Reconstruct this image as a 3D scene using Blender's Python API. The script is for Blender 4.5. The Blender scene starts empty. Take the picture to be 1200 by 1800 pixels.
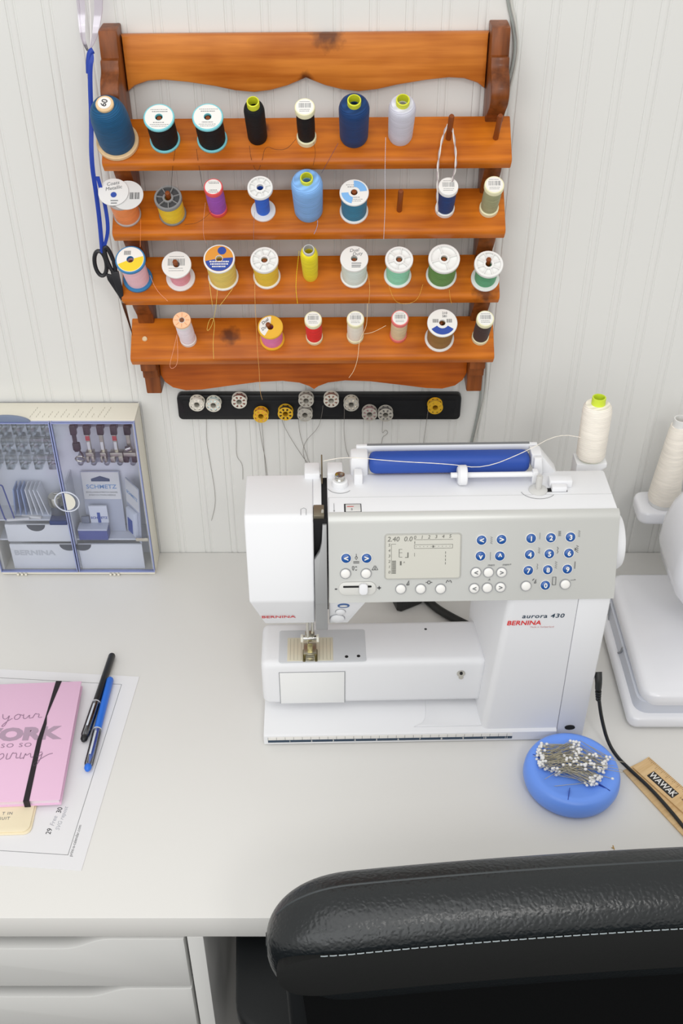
import bpy, bmesh, math, random
from mathutils import Vector, Matrix

random.seed(7)
SC = bpy.context.scene
COL = SC.collection

# ------------------------------------------------------------------ camera
cam_data = bpy.data.cameras.new('camera')
cam = bpy.data.objects.new('camera', cam_data)
COL.objects.link(cam)
cam.location = (0, -1.2, 1.755)
cam.rotation_euler = (math.radians(52), 0, 0)
cam_data.sensor_fit = 'VERTICAL'
cam_data.sensor_height = 36.0
cam_data.lens = 38.28
cam_data.clip_start = 0.01
SC.camera = cam

# ------------------------------------------------------------------ world, lights, exposure
SC.view_settings.view_transform = 'Standard'
SC.view_settings.look = 'None'
SC.view_settings.gamma = 1.0
SC.view_settings.use_curve_mapping = False
SC.view_settings.exposure = -0.10
world = bpy.data.worlds.new('room_light')
SC.world = world
world.use_nodes = True
wb = world.node_tree.nodes['Background']
wb.inputs[0].default_value = (1.0, 0.972, 0.925, 1)
wb.inputs[1].default_value = 0.78


def area_light(name, loc, target, size, size_y, power, color):
    d = bpy.data.lights.new(name, 'AREA')
    d.shape = 'RECTANGLE'
    d.size, d.size_y = size, size_y
    d.energy = power
    d.color = color
    o = bpy.data.objects.new(name, d)
    COL.objects.link(o)
    o.location = loc
    o.rotation_euler = (Vector(target) - Vector(loc)).to_track_quat('-Z', 'Y').to_euler()
    return o


area_light('window_daylight', (-0.7, -3.0, 2.1), (0.0, -0.2, 0.95), 2.8, 1.7, 31, (0.96, 0.985, 1.0))
area_light('overhead_fill', (-0.35, -1.35, 2.7), (-0.1, -0.6, 0.8), 1.6, 1.4, 12, (0.98, 0.99, 1.0))  # added overhead fill light, brings the desk up to the wall's brightness
area_light('ceiling_lamp', (0.50, -2.0, 2.5), (0.3, -0.5, 0.8), 0.3, 0.3, 6, (1.0, 0.98, 0.95))


# ------------------------------------------------------------------ helpers
def lin(c):
    out = []
    for v in c[:3]:
        v /= 255.0
        out.append(v / 12.92 if v <= 0.04045 else ((v + 0.055) / 1.055) ** 2.4)
    return tuple(out) + (1.0,)


MATS = {}


def mat(name, rgb, rough=0.5, metal=0.0, spec=0.5, bump=None, vary=0.0, vscale=60.0, coat=0.0, trans=0.0, emit=None):
    if name in MATS:
        return MATS[name]
    m = bpy.data.materials.new(name)
    m.use_nodes = True
    nt = m.node_tree
    b = nt.nodes['Principled BSDF']
    b.inputs['Base Color'].default_value = lin(rgb)
    b.inputs['Roughness'].default_value = rough
    b.inputs['Metallic'].default_value = metal
    b.inputs['Specular IOR Level'].default_value = spec
    if coat:
        b.inputs['Coat Weight'].default_value = coat
        b.inputs['Coat Roughness'].default_value = 0.15
    if trans:
        b.inputs['Transmission Weight'].default_value = trans
    tc = nt.nodes.new('ShaderNodeTexCoord')
    if vary:
        n = nt.nodes.new('ShaderNodeTexNoise')
        n.inputs['Scale'].default_value = vscale
        n.inputs['Detail'].default_value = 4
        nt.links.new(tc.outputs['Object'], n.inputs['Vector'])
        mx = nt.nodes.new('ShaderNodeMix')
        mx.data_type = 'RGBA'
        c = lin(rgb)
        mx.inputs[6].default_value = tuple(x * (1 - vary) for x in c[:3]) + (1,)
        mx.inputs[7].default_value = tuple(min(1, x * (1 + vary)) for x in c[:3]) + (1,)
        nt.links.new(n.outputs['Fac'], mx.inputs[0])
        nt.links.new(mx.outputs[2], b.inputs['Base Color'])
    if bump:
        n = nt.nodes.new('ShaderNodeTexNoise')
        n.inputs['Scale'].default_value = bump[0]
        n.inputs['Detail'].default_value = 3
        nt.links.new(tc.outputs['Object'], n.inputs['Vector'])
        bp = nt.nodes.new('ShaderNodeBump')
        bp.inputs['Strength'].default_value = bump[1]
        bp.inputs['Distance'].default_value = bump[2] if len(bump) > 2 else 0.0005
        nt.links.new(n.outputs['Fac'], bp.inputs['Height'])
        nt.links.new(bp.outputs['Normal'], b.inputs['Normal'])
    MATS[name] = m
    return m


def thread_mat(name, rgb, sheen=0.06, rough=0.62):
    key = 'thread_' + name
    if key in MATS:
        return MATS[key]
    m = mat(key, rgb, rough=rough, spec=0.25)
    nt = m.node_tree
    b = nt.nodes['Principled BSDF']
    b.inputs['Sheen Weight'].default_value = sheen
    tc = [n for n in nt.nodes if n.type == 'TEX_COORD'][0]
    w = nt.nodes.new('ShaderNodeTexWave')
    w.wave_type = 'BANDS'
    w.bands_direction = 'Z'
    w.inputs['Scale'].default_value = 190
    w.inputs['Distortion'].default_value = 5
    w.inputs['Detail'].default_value = 2
    w.inputs['Detail Scale'].default_value = 0.15
    mp = nt.nodes.new('ShaderNodeMapping')
    mp.inputs['Rotation'].default_value = (0.16, 0.12, 0)
    nt.links.new(tc.outputs['Object'], mp.inputs['Vector'])
    nt.links.new(mp.outputs['Vector'], w.inputs['Vector'])
    n = nt.nodes.new('ShaderNodeTexNoise')
    n.inputs['Scale'].default_value = 130
    mp2 = nt.nodes.new('ShaderNodeMapping')
    mp2.inputs['Scale'].default_value = (0.35, 0.35, 3.0)
    nt.links.new(tc.outputs['Object'], mp2.inputs['Vector'])
    nt.links.new(mp2.outputs['Vector'], n.inputs['Vector'])
    ad = nt.nodes.new('ShaderNodeMath')
    ad.operation = 'ADD'
    sc = nt.nodes.new('ShaderNodeMath')
    sc.operation = 'MULTIPLY'
    sc.inputs[1].default_value = 1.6
    nt.links.new(n.outputs['Fac'], sc.inputs[0])
    nt.links.new(w.outputs['Fac'], ad.inputs[0])
    nt.links.new(sc.outputs[0], ad.inputs[1])
    bp = nt.nodes.new('ShaderNodeBump')
    bp.inputs['Strength'].default_value = 0.4
    bp.inputs['Distance'].default_value = 0.0004
    nt.links.new(ad.outputs[0], bp.inputs['Height'])
    nt.links.new(bp.outputs['Normal'], b.inputs['Normal'])
    mx = nt.nodes.new('ShaderNodeMix')
    mx.data_type = 'RGBA'
    c = lin(rgb)
    dk = 0.86 if min(c[:3]) > 0.45 else (0.50 if max(c[:3]) < 0.4 else 0.66)  # darker grooves, lighter ridges: sheen of the winding is put into the colour
    mx.inputs[6].default_value = tuple(x * dk for x in c[:3]) + (1,)
    up = min(1.45, 0.98 / max(c[:3]))
    mx.inputs[7].default_value = tuple(x * up + 0.002 for x in c[:3]) + (1,)
    hf = nt.nodes.new('ShaderNodeMath')
    hf.operation = 'MULTIPLY'
    hf.inputs[1].default_value = 0.52
    nt.links.new(ad.outputs[0], hf.inputs[0])
    nt.links.new(hf.outputs[0], mx.inputs[0])
    nt.links.new(mx.outputs[2], b.inputs['Base Color'])
    return m


def wood_mat(name, axis='X', knots=(), light=(196, 112, 44), dark=(140, 66, 20), rough=0.38, gscale=1.0, coat=0.08):
    key = 'wood_' + name
    if key in MATS:
        return MATS[key]
    m = mat(key, light, rough=rough, spec=0.28, coat=coat)
    nt = m.node_tree
    b = nt.nodes['Principled BSDF']
    tc = [n for n in nt.nodes if n.type == 'TEX_COORD'][0]
    mp = nt.nodes.new('ShaderNodeMapping')
    lo, hi = 2.2 * gscale, 34.0 * gscale
    mp.inputs['Scale'].default_value = {'X': (lo, hi, hi), 'Y': (hi, lo, hi), 'Z': (hi, hi, lo)}[axis]
    nt.links.new(tc.outputs['Object'], mp.inputs['Vector'])
    n1 = nt.nodes.new('ShaderNodeTexNoise')
    n1.inputs['Scale'].default_value = 1.0
    n1.inputs['Detail'].default_value = 6
    n1.inputs['Distortion'].default_value = 1.2
    nt.links.new(mp.outputs['Vector'], n1.inputs['Vector'])
    mp2 = nt.nodes.new('ShaderNodeMapping')
    s2 = 5.0
    mp2.inputs['Scale'].default_value = tuple(v * s2 for v in mp.inputs['Scale'].default_value)
    nt.links.new(tc.outputs['Object'], mp2.inputs['Vector'])
    n2 = nt.nodes.new('ShaderNodeTexNoise')
    n2.inputs['Scale'].default_value = 1.0
    n2.inputs['Detail'].default_value = 3
    nt.links.new(mp2.outputs['Vector'], n2.inputs['Vector'])
    n3 = nt.nodes.new('ShaderNodeTexNoise')
    n3.inputs['Scale'].default_value = 14.0
    nt.links.new(tc.outputs['Object'], n3.inputs['Vector'])
    ramp = nt.nodes.new('ShaderNodeValToRGB')
    ramp.color_ramp.elements[0].position = 0.38
    ramp.color_ramp.elements[0].color = lin(dark)
    ramp.color_ramp.elements[1].position = 0.60
    ramp.color_ramp.elements[1].color = lin(light)
    a = nt.nodes.new('ShaderNodeMath')
    a.operation = 'MULTIPLY_ADD'
    a.inputs[1].default_value = 0.3
    nt.links.new(n2.outputs['Fac'], a.inputs[0])
    a2 = nt.nodes.new('ShaderNodeMath')
    a2.operation = 'MULTIPLY'
    a2.inputs[1].default_value = 0.4
    nt.links.new(n1.outputs['Fac'], a2.inputs[0])
    a3 = nt.nodes.new('ShaderNodeMath')
    a3.operation = 'MULTIPLY_ADD'
    a3.inputs[1].default_value = 0.3
    nt.links.new(n3.outputs['Fac'], a3.inputs[0])
    nt.links.new(a2.outputs[0], a3.inputs[2])
    nt.links.new(a3.outputs[0], a.inputs[2])
    nt.links.new(a.outputs[0], ramp.inputs['Fac'])
    col = ramp.outputs['Color']
    for (kx, ky, kz, kr) in knots:
        d = nt.nodes.new('ShaderNodeVectorMath')
        d.operation = 'DISTANCE'
        d.inputs[1].default_value = (kx, ky, kz)
        nz = nt.nodes.new('ShaderNodeVectorMath')
        nz.operation = 'MULTIPLY_ADD'
        nd = nt.nodes.new('ShaderNodeTexNoise')
        nd.inputs['Scale'].default_value = 120
        nt.links.new(tc.outputs['Object'], nd.inputs['Vector'])
        nz.inputs[1].default_value = (kr * 1.2,) * 3
        nt.links.new(nd.outputs['Color'], nz.inputs[0])
        nt.links.new(tc.outputs['Object'], nz.inputs[2])
        sh = nt.nodes.new('ShaderNodeVectorMath')
        sh.operation = 'SUBTRACT'
        sh.inputs[1].default_value = (kr * 0.6,) * 3
        nt.links.new(nz.outputs[0], sh.inputs[0])
        nt.links.new(sh.outputs[0], d.inputs[0])
        mr = nt.nodes.new('ShaderNodeMapRange')
        mr.inputs['From Min'].default_value = kr * 0.45
        mr.inputs['From Max'].default_value = kr * 1.25
        mr.inputs['To Min'].default_value = 0.85
        mr.inputs['To Max'].default_value = 0.0
        nt.links.new(d.outputs['Value'], mr.inputs['Value'])
        mx = nt.nodes.new('ShaderNodeMix')
        mx.data_type = 'RGBA'
        mx.inputs[7].default_value = lin((74, 34, 16))
        nt.links.new(mr.outputs['Result'], mx.inputs[0])
        nt.links.new(col, mx.inputs[6])
        col = mx.outputs[2]
    nt.links.new(col, b.inputs['Base Color'])
    bp = nt.nodes.new('ShaderNodeBump')
    bp.inputs['Strength'].default_value = 0.12
    bp.inputs['Distance'].default_value = 0.0006
    nt.links.new(n2.outputs['Fac'], bp.inputs['Height'])
    nt.links.new(bp.outputs['Normal'], b.inputs['Normal'])
    return m


def clear_mat(name, tint, gloss=0.08, rough=0.05, refl=(1, 1, 1, 1)):
    """thin clear plastic: transparent film with a weak mirror coat"""
    if name in MATS:
        return MATS[name]
    m = bpy.data.materials.new(name)
    m.use_nodes = True
    nt = m.node_tree
    nt.nodes.clear()
    out = nt.nodes.new('ShaderNodeOutputMaterial')
    t = nt.nodes.new('ShaderNodeBsdfTransparent')
    t.inputs[0].default_value = tint
    g = nt.nodes.new('ShaderNodeBsdfGlossy')
    g.inputs['Color'].default_value = refl
    g.inputs['Roughness'].default_value = rough
    fr = nt.nodes.new('ShaderNodeFresnel')
    fr.inputs[0].default_value = 1.35
    ad = nt.nodes.new('ShaderNodeMath')
    ad.operation = 'ADD'
    ad.inputs[1].default_value = gloss
    nt.links.new(fr.outputs[0], ad.inputs[0])
    mx = nt.nodes.new('ShaderNodeMixShader')
    nt.links.new(ad.outputs[0], mx.inputs[0])
    nt.links.new(t.outputs[0], mx.inputs[1])
    nt.links.new(g.outputs[0], mx.inputs[2])
    nt.links.new(mx.outputs[0], out.inputs[0])
    MATS[name] = m
    return m


class MB:
    """collects shapes into one mesh"""

    def __init__(self):
        self.v, self.f, self.mi = [], [], []
        self.cur = 0

    def add(self, vs, fs, M=None):
        o = len(self.v)
        for p in vs:
            p = Vector(p)
            self.v.append(tuple(M @ p) if M else tuple(p))
        for f in fs:
            self.f.append(tuple(i + o for i in f))
            self.mi.append(self.cur)
        return self

    def box(self, x0, x1, y0, y1, z0, z1, bev=0.0, seg=2, M=None):
        bm = bmesh.new()
        bmesh.ops.create_cube(bm, size=1.0)
        for v in bm.verts:
            v.co = Vector(((x0 + x1) / 2 + v.co.x * (x1 - x0), (y0 + y1) / 2 + v.co.y * (y1 - y0), (z0 + z1) / 2 + v.co.z * (z1 - z0)))
        if bev:
            bmesh.ops.bevel(bm, geom=bm.edges[:], offset=bev, segments=seg, affect='EDGES', profile=0.5)
        self._bm(bm, M)
        return self

    def _bm(self, bm, M=None):
        bm.verts.index_update()
        self.add([v.co.copy() for v in bm.verts], [tuple(v.index for v in f.verts) for f in bm.faces], M)
        bm.free()

    def lathe(self, prof, seg=32, closed=False, M=None):
        vs, fs = [], []
        n = len(prof)
        rings = []
        for (r, z) in prof:
            if r < 1e-7:
                rings.append([len(vs)])
                vs.append((0, 0, z))
            else:
                st = len(vs)
                for i in range(seg):
                    a = 2 * math.pi * i / seg
                    vs.append((r * math.cos(a), r * math.sin(a), z))
                rings.append(list(range(st, st + seg)))
        for k in range(n if closed else n - 1):
            A, B = rings[k], rings[(k + 1) % n]
            for i in range(seg):
                j = (i + 1) % seg
                if len(A) == 1 and len(B) == 1:
                    continue
                if len(A) == 1:
                    fs.append((A[0], B[i], B[j])[::-1])
                elif len(B) == 1:
                    fs.append((A[i], A[j], B[0]))
                else:
                    fs.append((A[i], A[j], B[j], B[i]))
        return self.add(vs, fs, M)

    def tube(self, pts, r, seg=8, smooth=0, closed=False, caps=True):
        P = [Vector(p) for p in pts]
        for _ in range(smooth):
            Q = [P[0]]
            for i in range(len(P) - 1):
                Q.append(P[i] * 0.75 + P[i + 1] * 0.25)
                Q.append(P[i] * 0.25 + P[i + 1] * 0.75)
            Q.append(P[-1])
            P = Q
        n = len(P)
        rr = r if callable(r) else (lambda t: r)
        vs, fs = [], []
        up = Vector((0.123, 0.457, 0.88))
        prev = None
        for i, p in enumerate(P):
            if closed:
                t = (P[(i + 1) % n] - P[i - 1]).normalized()
            else:
                t = (P[min(i + 1, n - 1)] - P[max(i - 1, 0)]).normalized()
            if prev is None:
                a = t.cross(up).normalized()
            else:
                a = (prev - t * prev.dot(t)).normalized()
            prev = a
            b = t.cross(a)
            R = rr(i / max(1, n - 1))
            for k in range(seg):
                th = 2 * math.pi * k / seg
                vs.append(p + a * (R * math.cos(th)) + b * (R * math.sin(th)))
        m = n if closed else n - 1
        for i in range(m):
            for k in range(seg):
                k2 = (k + 1) % seg
                i2 = (i + 1) % n
                fs.append((i * seg + k, i * seg + k2, i2 * seg + k2, i2 * seg + k))
        if caps and not closed:
            fs.append(tuple(range(seg))[::-1])
            fs.append(tuple(range((n - 1) * seg, n * seg)))
        return self.add(vs, fs)

    def prism(self, poly, d0, d1, axis='X', bev=0.0, seg=2, M=None):
        """poly 2D points; extruded along axis. X:(y,z) Y:(x,z) Z:(x,y)"""
        def p3(p, d):
            return {'X': (d, p[0], p[1]), 'Y': (p[0], d, p[1]), 'Z': (p[0], p[1], d)}[axis]
        n = len(poly)
        bm = bmesh.new()
        a = [bm.verts.new(p3(p, d0)) for p in poly]
        b = [bm.verts.new(p3(p, d1)) for p in poly]
        ca = bm.faces.new(a)
        cb = bm.faces.new(b[::-1])
        for i in range(n):
            j = (i + 1) % n
            bm.faces.new((a[j], a[i], b[i], b[j]))
        bmesh.ops.recalc_face_normals(bm, faces=bm.faces[:])
        if bev:
            es = list(set(ca.edges[:] + cb.edges[:]))
            bmesh.ops.bevel(bm, geom=es, offset=bev, segments=seg, affect='EDGES', profile=0.5)
        self._bm(bm, M)
        return self

    def loft(self, secs, cap=True, M=None):
        """list of equal-length closed rings"""
        n = len(secs[0])
        vs = [p for s in secs for p in s]
        fs = []
        for k in range(len(secs) - 1):
            for i in range(n):
                j = (i + 1) % n
                fs.append((k * n + i, k * n + j, (k + 1) * n + j, (k + 1) * n + i))
        if cap:
            fs.append(tuple(range(n))[::-1])
            fs.append(tuple(range((len(secs) - 1) * n, len(secs) * n)))
        return self.add(vs, fs, M)

    def sector(self, r0, r1, a0, a1, z, seg=24, th=0.0002, M=None):
        vs, fs = [], []
        for i in range(seg + 1):
            a = a0 + (a1 - a0) * i / seg
            for r in (r0, r1):
                vs.append((r * math.cos(a), r * math.sin(a), z))
        for i in range(seg):
            fs.append((2 * i, 2 * i + 1, 2 * i + 3, 2 * i + 2))
        return self.add(vs, fs, M)

    def mesh(self, name, smooth=True, ang=38):
        me = bpy.data.meshes.new(name)
        me.from_pydata(self.v, [], self.f)
        if any(self.mi):
            me.polygons.foreach_set('material_index', self.mi)
        bm = bmesh.new()
        bm.from_mesh(me)
        bmesh.ops.recalc_face_normals(bm, faces=bm.faces[:])
        bm.to_mesh(me)
        bm.free()
        if smooth:
            me.polygons.foreach_set('use_smooth', [True] * len(me.polygons))
            me.set_sharp_from_angle(angle=math.radians(ang))
        me.update()
        return me

    def ob(self, name, m, parent=None, loc=None, rot=None, smooth=True, ang=38):
        me = self.mesh(name, smooth, ang)
        for x in (m if isinstance(m, (list, tuple)) else [m]):
            me.materials.append(x)
        o = bpy.data.objects.new(name, me)
        COL.objects.link(o)
        if parent:
            o.parent = parent
        if loc:
            o.location = loc
        if rot:
            o.rotation_euler = rot
        return o


def tag(o, label=None, cat=None, group=None, kind=None):
    if label:
        o['label'] = label
    if cat:
        o['category'] = cat
    if group:
        o['group'] = group
    if kind:
        o['kind'] = kind
    return o


def thing(name, label, cat, loc=(0, 0, 0), rot=(0, 0, 0), group=None):
    o = bpy.data.objects.new(name, None)
    o.empty_display_size = 0.02
    COL.objects.link(o)
    o.location = loc
    o.rotation_euler = rot
    return tag(o, label, cat, group)


def text_mesh(body, size, bold=0.0, shear=0.0, extrude=0.00008, space=1.0, align='CENTER'):
    cu = bpy.data.curves.new('txt', 'FONT')
    cu.body = body
    cu.size = size
    cu.offset = bold * size
    cu.shear = shear
    cu.extrude = extrude
    cu.align_x = align
    cu.align_y = 'CENTER'
    cu.space_character = space
    cu.resolution_u = 3
    o = bpy.data.objects.new('txt', cu)
    me = bpy.data.meshes.new_from_object(o)
    bpy.data.objects.remove(o)
    bpy.data.curves.remove(cu)
    return me


def text(name, body, size, m, parent, M, bold=0.0, shear=0.0, sx=1.0, space=1.0, align='CENTER'):
    me = text_mesh(body, size, bold, shear, space=space, align=align)
    me.name = name
    me.transform(Matrix.Diagonal((sx, 1, 1, 1)))
    me.materials.clear()
    me.materials.append(m)
    o = bpy.data.objects.new(name, me)
    COL.objects.link(o)
    o.parent = parent
    o.matrix_local = M
    return o


def frame(origin, xdir, ydir):
    """matrix whose local X/Y lie along xdir/ydir"""
    x = Vector(xdir).normalized()
    y = Vector(ydir)
    y = (y - x * y.dot(x)).normalized()
    z = x.cross(y)
    M = Matrix((x, y, z)).transposed().to_4x4()
    M.translation = Vector(origin)
    return M


def chaikin(P, n=2, closed=False):
    for _ in range(n):
        Q = [] if closed else [P[0]]
        m = len(P) if closed else len(P) - 1
        for i in range(m):
            a, b = P[i], P[(i + 1) % len(P)]
            Q.append(tuple(a[k] * .75 + b[k] * .25 for k in range(len(a))))
            Q.append(tuple(a[k] * .25 + b[k] * .75 for k in range(len(a))))
        if not closed:
            Q.append(P[-1])
        P = Q
    return P


def rrect(x0, x1, y0, y1, r, seg=5):
    out = []
    for cx, cy, a0 in ((x1 - r, y1 - r, 0), (x0 + r, y1 - r, 90), (x0 + r, y0 + r, 180), (x1 - r, y0 + r, 270)):
        for i in range(seg + 1):
            a = math.radians(a0 + 90 * i / seg)
            out.append((cx + r * math.cos(a), cy + r * math.sin(a)))
    return out


# ------------------------------------------------------------------ common materials
WHITE_PLASTIC = mat('white_plastic', (229, 230, 233), rough=0.42, spec=0.22)
WARM_WHITE = mat('warm_white_plastic', (234, 231, 225), rough=0.4)
BLACK_PLASTIC = mat('black_plastic', (22, 23, 25), rough=0.4)
DARK = mat('dark_gap', (18, 18, 20), rough=0.8)
SEAM = mat('seam_grey', (150, 152, 156), rough=0.7)
CHROME = mat('chrome', (205, 203, 196), rough=0.16, metal=1.0)
STEEL = mat('brushed_steel', (200, 196, 180), rough=0.32, metal=1.0)
PRINT = mat('print_black', (45, 46, 50), rough=0.7)
PRINT_GREY = mat('print_grey', (120, 122, 124), rough=0.7)
PAPER = mat('label_paper', (232, 230, 226), rough=0.7)

# ------------------------------------------------------------------ room: wall, floor
ZD = 0.75
WALL = mat('wall_paint', (220, 220, 217), rough=0.55, spec=0.35, bump=(900, 0.05, 0.0002))
FLOOR = wood_mat('floor', axis='X', light=(26, 19, 15), dark=(14, 10, 8), rough=0.75, coat=0.0)

wall = MB().box(-1.42, 1.42, 0.0, 0.06, 0.0, 2.4).ob('wall_back', WALL)
tag(wall, kind='structure', label='white painted beadboard wall behind the desk')
# one beadboard strip: groove, rounded bead, groove, flat board
PITCH = 0.03719
prof = [(0.0, 0.006), (0.0, -0.0008)]
prof += [(0.0007, -0.0001), (0.0016, -0.0001)]
for i in range(7):
    a = math.pi * i / 6
    prof.append((0.0055 - 0.0034 * math.cos(a), -0.0003 - 0.0009 * math.sin(a)))
prof += [(0.0094, -0.0002), (0.0102, -0.0002), (0.0109, -0.0010), (PITCH, -0.0010), (PITCH, 0.006)]
plank_prof = [(x, y + 0.0) for x, y in prof[1:]] + [(0.0, 0.006)]
plank_me = MB().prism([(x, y) for x, y in plank_prof], 0.0, 2.4, axis='Z').mesh('plank', ang=30)
plank_me.materials.append(WALL)
x0 = -0.3331 - 0.0105
for i in range(-29, 48):
    x = x0 + i * PITCH
    if x < -1.40 or x + PITCH > 1.42:
        continue
    o = bpy.data.objects.new('plank', plank_me)
    COL.objects.link(o)
    o.parent = wall
    o.location = (x, -0.0055, 0)

fl = MB().box(-2.2, 2.2, -4.2, 0.0, -0.03, 0.0).ob('floor', FLOOR)
tag(fl, kind='structure', label='dark floor under the desk')
WY = -0.0065          # front face of the boards

# ------------------------------------------------------------------ desk
DESK = mat('desk_lacquer', (221, 220, 217), rough=0.42, spec=0.4, bump=(700, 0.03, 0.0002))
DESKF = mat('desk_front', (212, 212, 210), rough=0.45, spec=0.4)
desk = thing('desk', 'white lacquered desk with two wavy-edged drawers on the left', 'desk', (0, 0, 0))
MB().box(-0.64, 0.72, -0.583, -0.0075, 0.715, ZD, bev=0.0012).ob('tabletop', DESK, desk)
MB().box(-0.160, -0.143, -0.583, -0.03, 0.0, 0.7148, bev=0.0008).ob('divider_panel', DESKF, desk)
MB().box(-0.64, -0.620, -0.583, -0.03, 0.0, 0.7148, bev=0.0008).ob('side_panel', DESKF, desk)
MB().box(0.700, 0.72, -0.583, -0.03, 0.0, 0.7148, bev=0.0008).ob('side_panel', DESKF, desk)
MB().box(-0.6195, -0.1605, -0.05, -0.035, 0.05, 0.7148).ob('back_panel', DESKF, desk)
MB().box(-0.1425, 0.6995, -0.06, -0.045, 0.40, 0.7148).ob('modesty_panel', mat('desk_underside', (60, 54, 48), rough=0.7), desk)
MB().box(-0.6195, -0.1605, -0.55, -0.05, 0.08, 0.10).ob('carcass_floor', DESKF, desk)


def drawer(ztop, zbot, shift, depth_dip):
    xl, xr = -0.6185, -0.1638
    top = []
    cx = -0.395 + shift
    # flat edge, S-curve down to a finger dip, S-curve up
    for i in range(61):
        x = xl + (xr - xl) * i / 60
        d = abs(x - cx)
        t = min(1, max(0, (d - (cx * 0 + 0.104)) / 0.05))
        s = t * t * (3 - 2 * t)
        top.append((x, ztop - depth_dip * (1 - s)))
    poly = [(xl, zbot)] + top + [(xr, zbot)]
    o = MB().prism(poly, -0.583, -0.567, axis='Y', bev=0.001).ob('drawer', DESKF, desk)
    MB().box(xl + 0.004, xr - 0.0006, -0.5668, -0.10, zbot + 0.004, ztop - 0.022, bev=0.0).ob('drawer_box', mat('runner_gap_shade', (74, 78, 76), rough=0.5), o)  # runner grey on the whole box, dark to stand in for shade in the gap
    return o


drawer(0.7105, 0.6170, 0.0, 0.0185)
drawer(0.6115, 0.5200, 0.01, 0.0175)
drawer(0.5145, 0.4230, 0.0, 0.0175)
drawer(0.4175, 0.2600, 0.0, 0.0175)
drawer(0.2545, 0.1050, 0.0, 0.0175)

# ------------------------------------------------------------------ spool rack
SL = math.radians(37)
DNY, DNZ = -math.cos(SL), -math.sin(SL)
ZB = [1.3714 - 1.25, 1.2924 - 1.25, 1.2134 - 1.25, 1.1344 - 1.25]
YB = -0.026
RACK_LOC = Vector((-0.036, 0, 1.25))
rack = thing('spool_rack', 'stained pine spool rack with four tilted peg shelves on the wall', 'spool rack',
             RACK_LOC, (0, -math.radians(0.45), 0))
RM = Matrix.Translation(RACK_LOC) @ Matrix.Rotation(-math.radians(0.45), 4, 'Y')
OR1, OR2 = (206, 116, 26), (160, 78, 12)
WD_SIDE = wood_mat('side', 'Z', light=(142, 78, 34), dark=(88, 44, 16))
WD_RAIL = wood_mat('rail', 'X', knots=((0.023, -0.02, 0.204, 0.016), (0.0, -0.02, 0.160, 0.007)), light=(212, 130, 52), dark=(166, 86, 22))
WD_SHELF = [
    wood_mat('shelf_a', 'X', knots=((-0.045, -0.012, 0.0, 0.006),), light=OR1, dark=OR2),
    wood_mat('shelf_b', 'X', light=OR1, dark=OR2),
    wood_mat('shelf_c', 'X', knots=((0.200, -0.045, 0.0, 0.014),), light=OR1, dark=OR2),
    wood_mat('shelf_d', 'X', knots=((-0.098, -0.022, 0.0, 0.011),), light=OR1, dark=OR2)]
WD_PEG = wood_mat('peg', 'Z', light=(150, 78, 30), dark=(104, 50, 18))
RAW = mat('raw_wood', (222, 196, 158), rough=0.7, vary=0.12, vscale=300)

side_poly = [(WY, 0.213), (-0.030, 0.213)]
side_poly += chaikin([(-0.034, 0.212), (-0.037, 0.198), (-0.038, 0.187)], 1)
side_poly += [(-0.043, 0.186)]
side_poly += chaikin([(-0.044, 0.184), (-0.046, 0.176), (-0.058, 0.170), (-0.066, 0.156), (-0.060, 0.142), (-0.046, 0.132), (-0.033, 0.121)], 2)
for k in range(4):
    z = ZB[k]
    side_poly += [(-0.030, z - 0.008), (-0.058, z - 0.032)]
    if k < 3:
        side_poly += chaikin([(-0.055, z - 0.042), (-0.052, z - 0.050), (-0.044, z - 0.060), (-0.034, z - 0.071)], 1)
zb4 = ZB[3]
side_poly += [(-0.055, zb4 - 0.043), (-0.055, zb4 - 0.056), (-0.047, zb4 - 0.058), (-0.047, zb4 - 0.070), (-0.040, zb4 - 0.071), (-0.038, zb4 - 0.0975), (WY, zb4 - 0.0975)]
for s in (-1, 1):
    xa, xb = (s * 0.2085, s * 0.1895)
    MB().prism(side_poly, min(xa, xb), max(xa, xb), axis='X', bev=0.0014).ob('side_board', WD_SIDE, rack)

rt = [(0, .160), (.006, .1575), (.020, .1520), (.038, .1475), (.055, .1455), (.075, .1475), (.096, .1520), (.125, .1565), (.150, .1590), (.166, .1580), (.180, .1535), (.1890, .1470)]
poly = [(-x, z) for x, z in reversed(rt)] + rt[1:] + [(.189, .204), (-.189, .204)]
MB().prism(poly, -0.0205, WY, axis='Y', bev=0.0042, seg=2).ob('top_rail', WD_RAIL, rack)
rb = [(0, -.212), (.006, -.2075), (.018, -.2025), (.039, -.1997), (.07, -.2012), (.107, -.2065), (.140, -.2115), (.160, -.2125), (.176, -.208), (.1850, -.200), (.1893, -.190)]
poly = [(-x, z) for x, z in reversed(rb)] + rb[1:] + [(.1893, -.155), (-.1893, -.155)]
MB().prism(poly, -0.034, -0.020, axis='Y', bev=0.0016).ob('bottom_rail', wood_mat('rail_b', 'X', light=(196, 100, 20), dark=(146, 66, 8)), rack)

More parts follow.
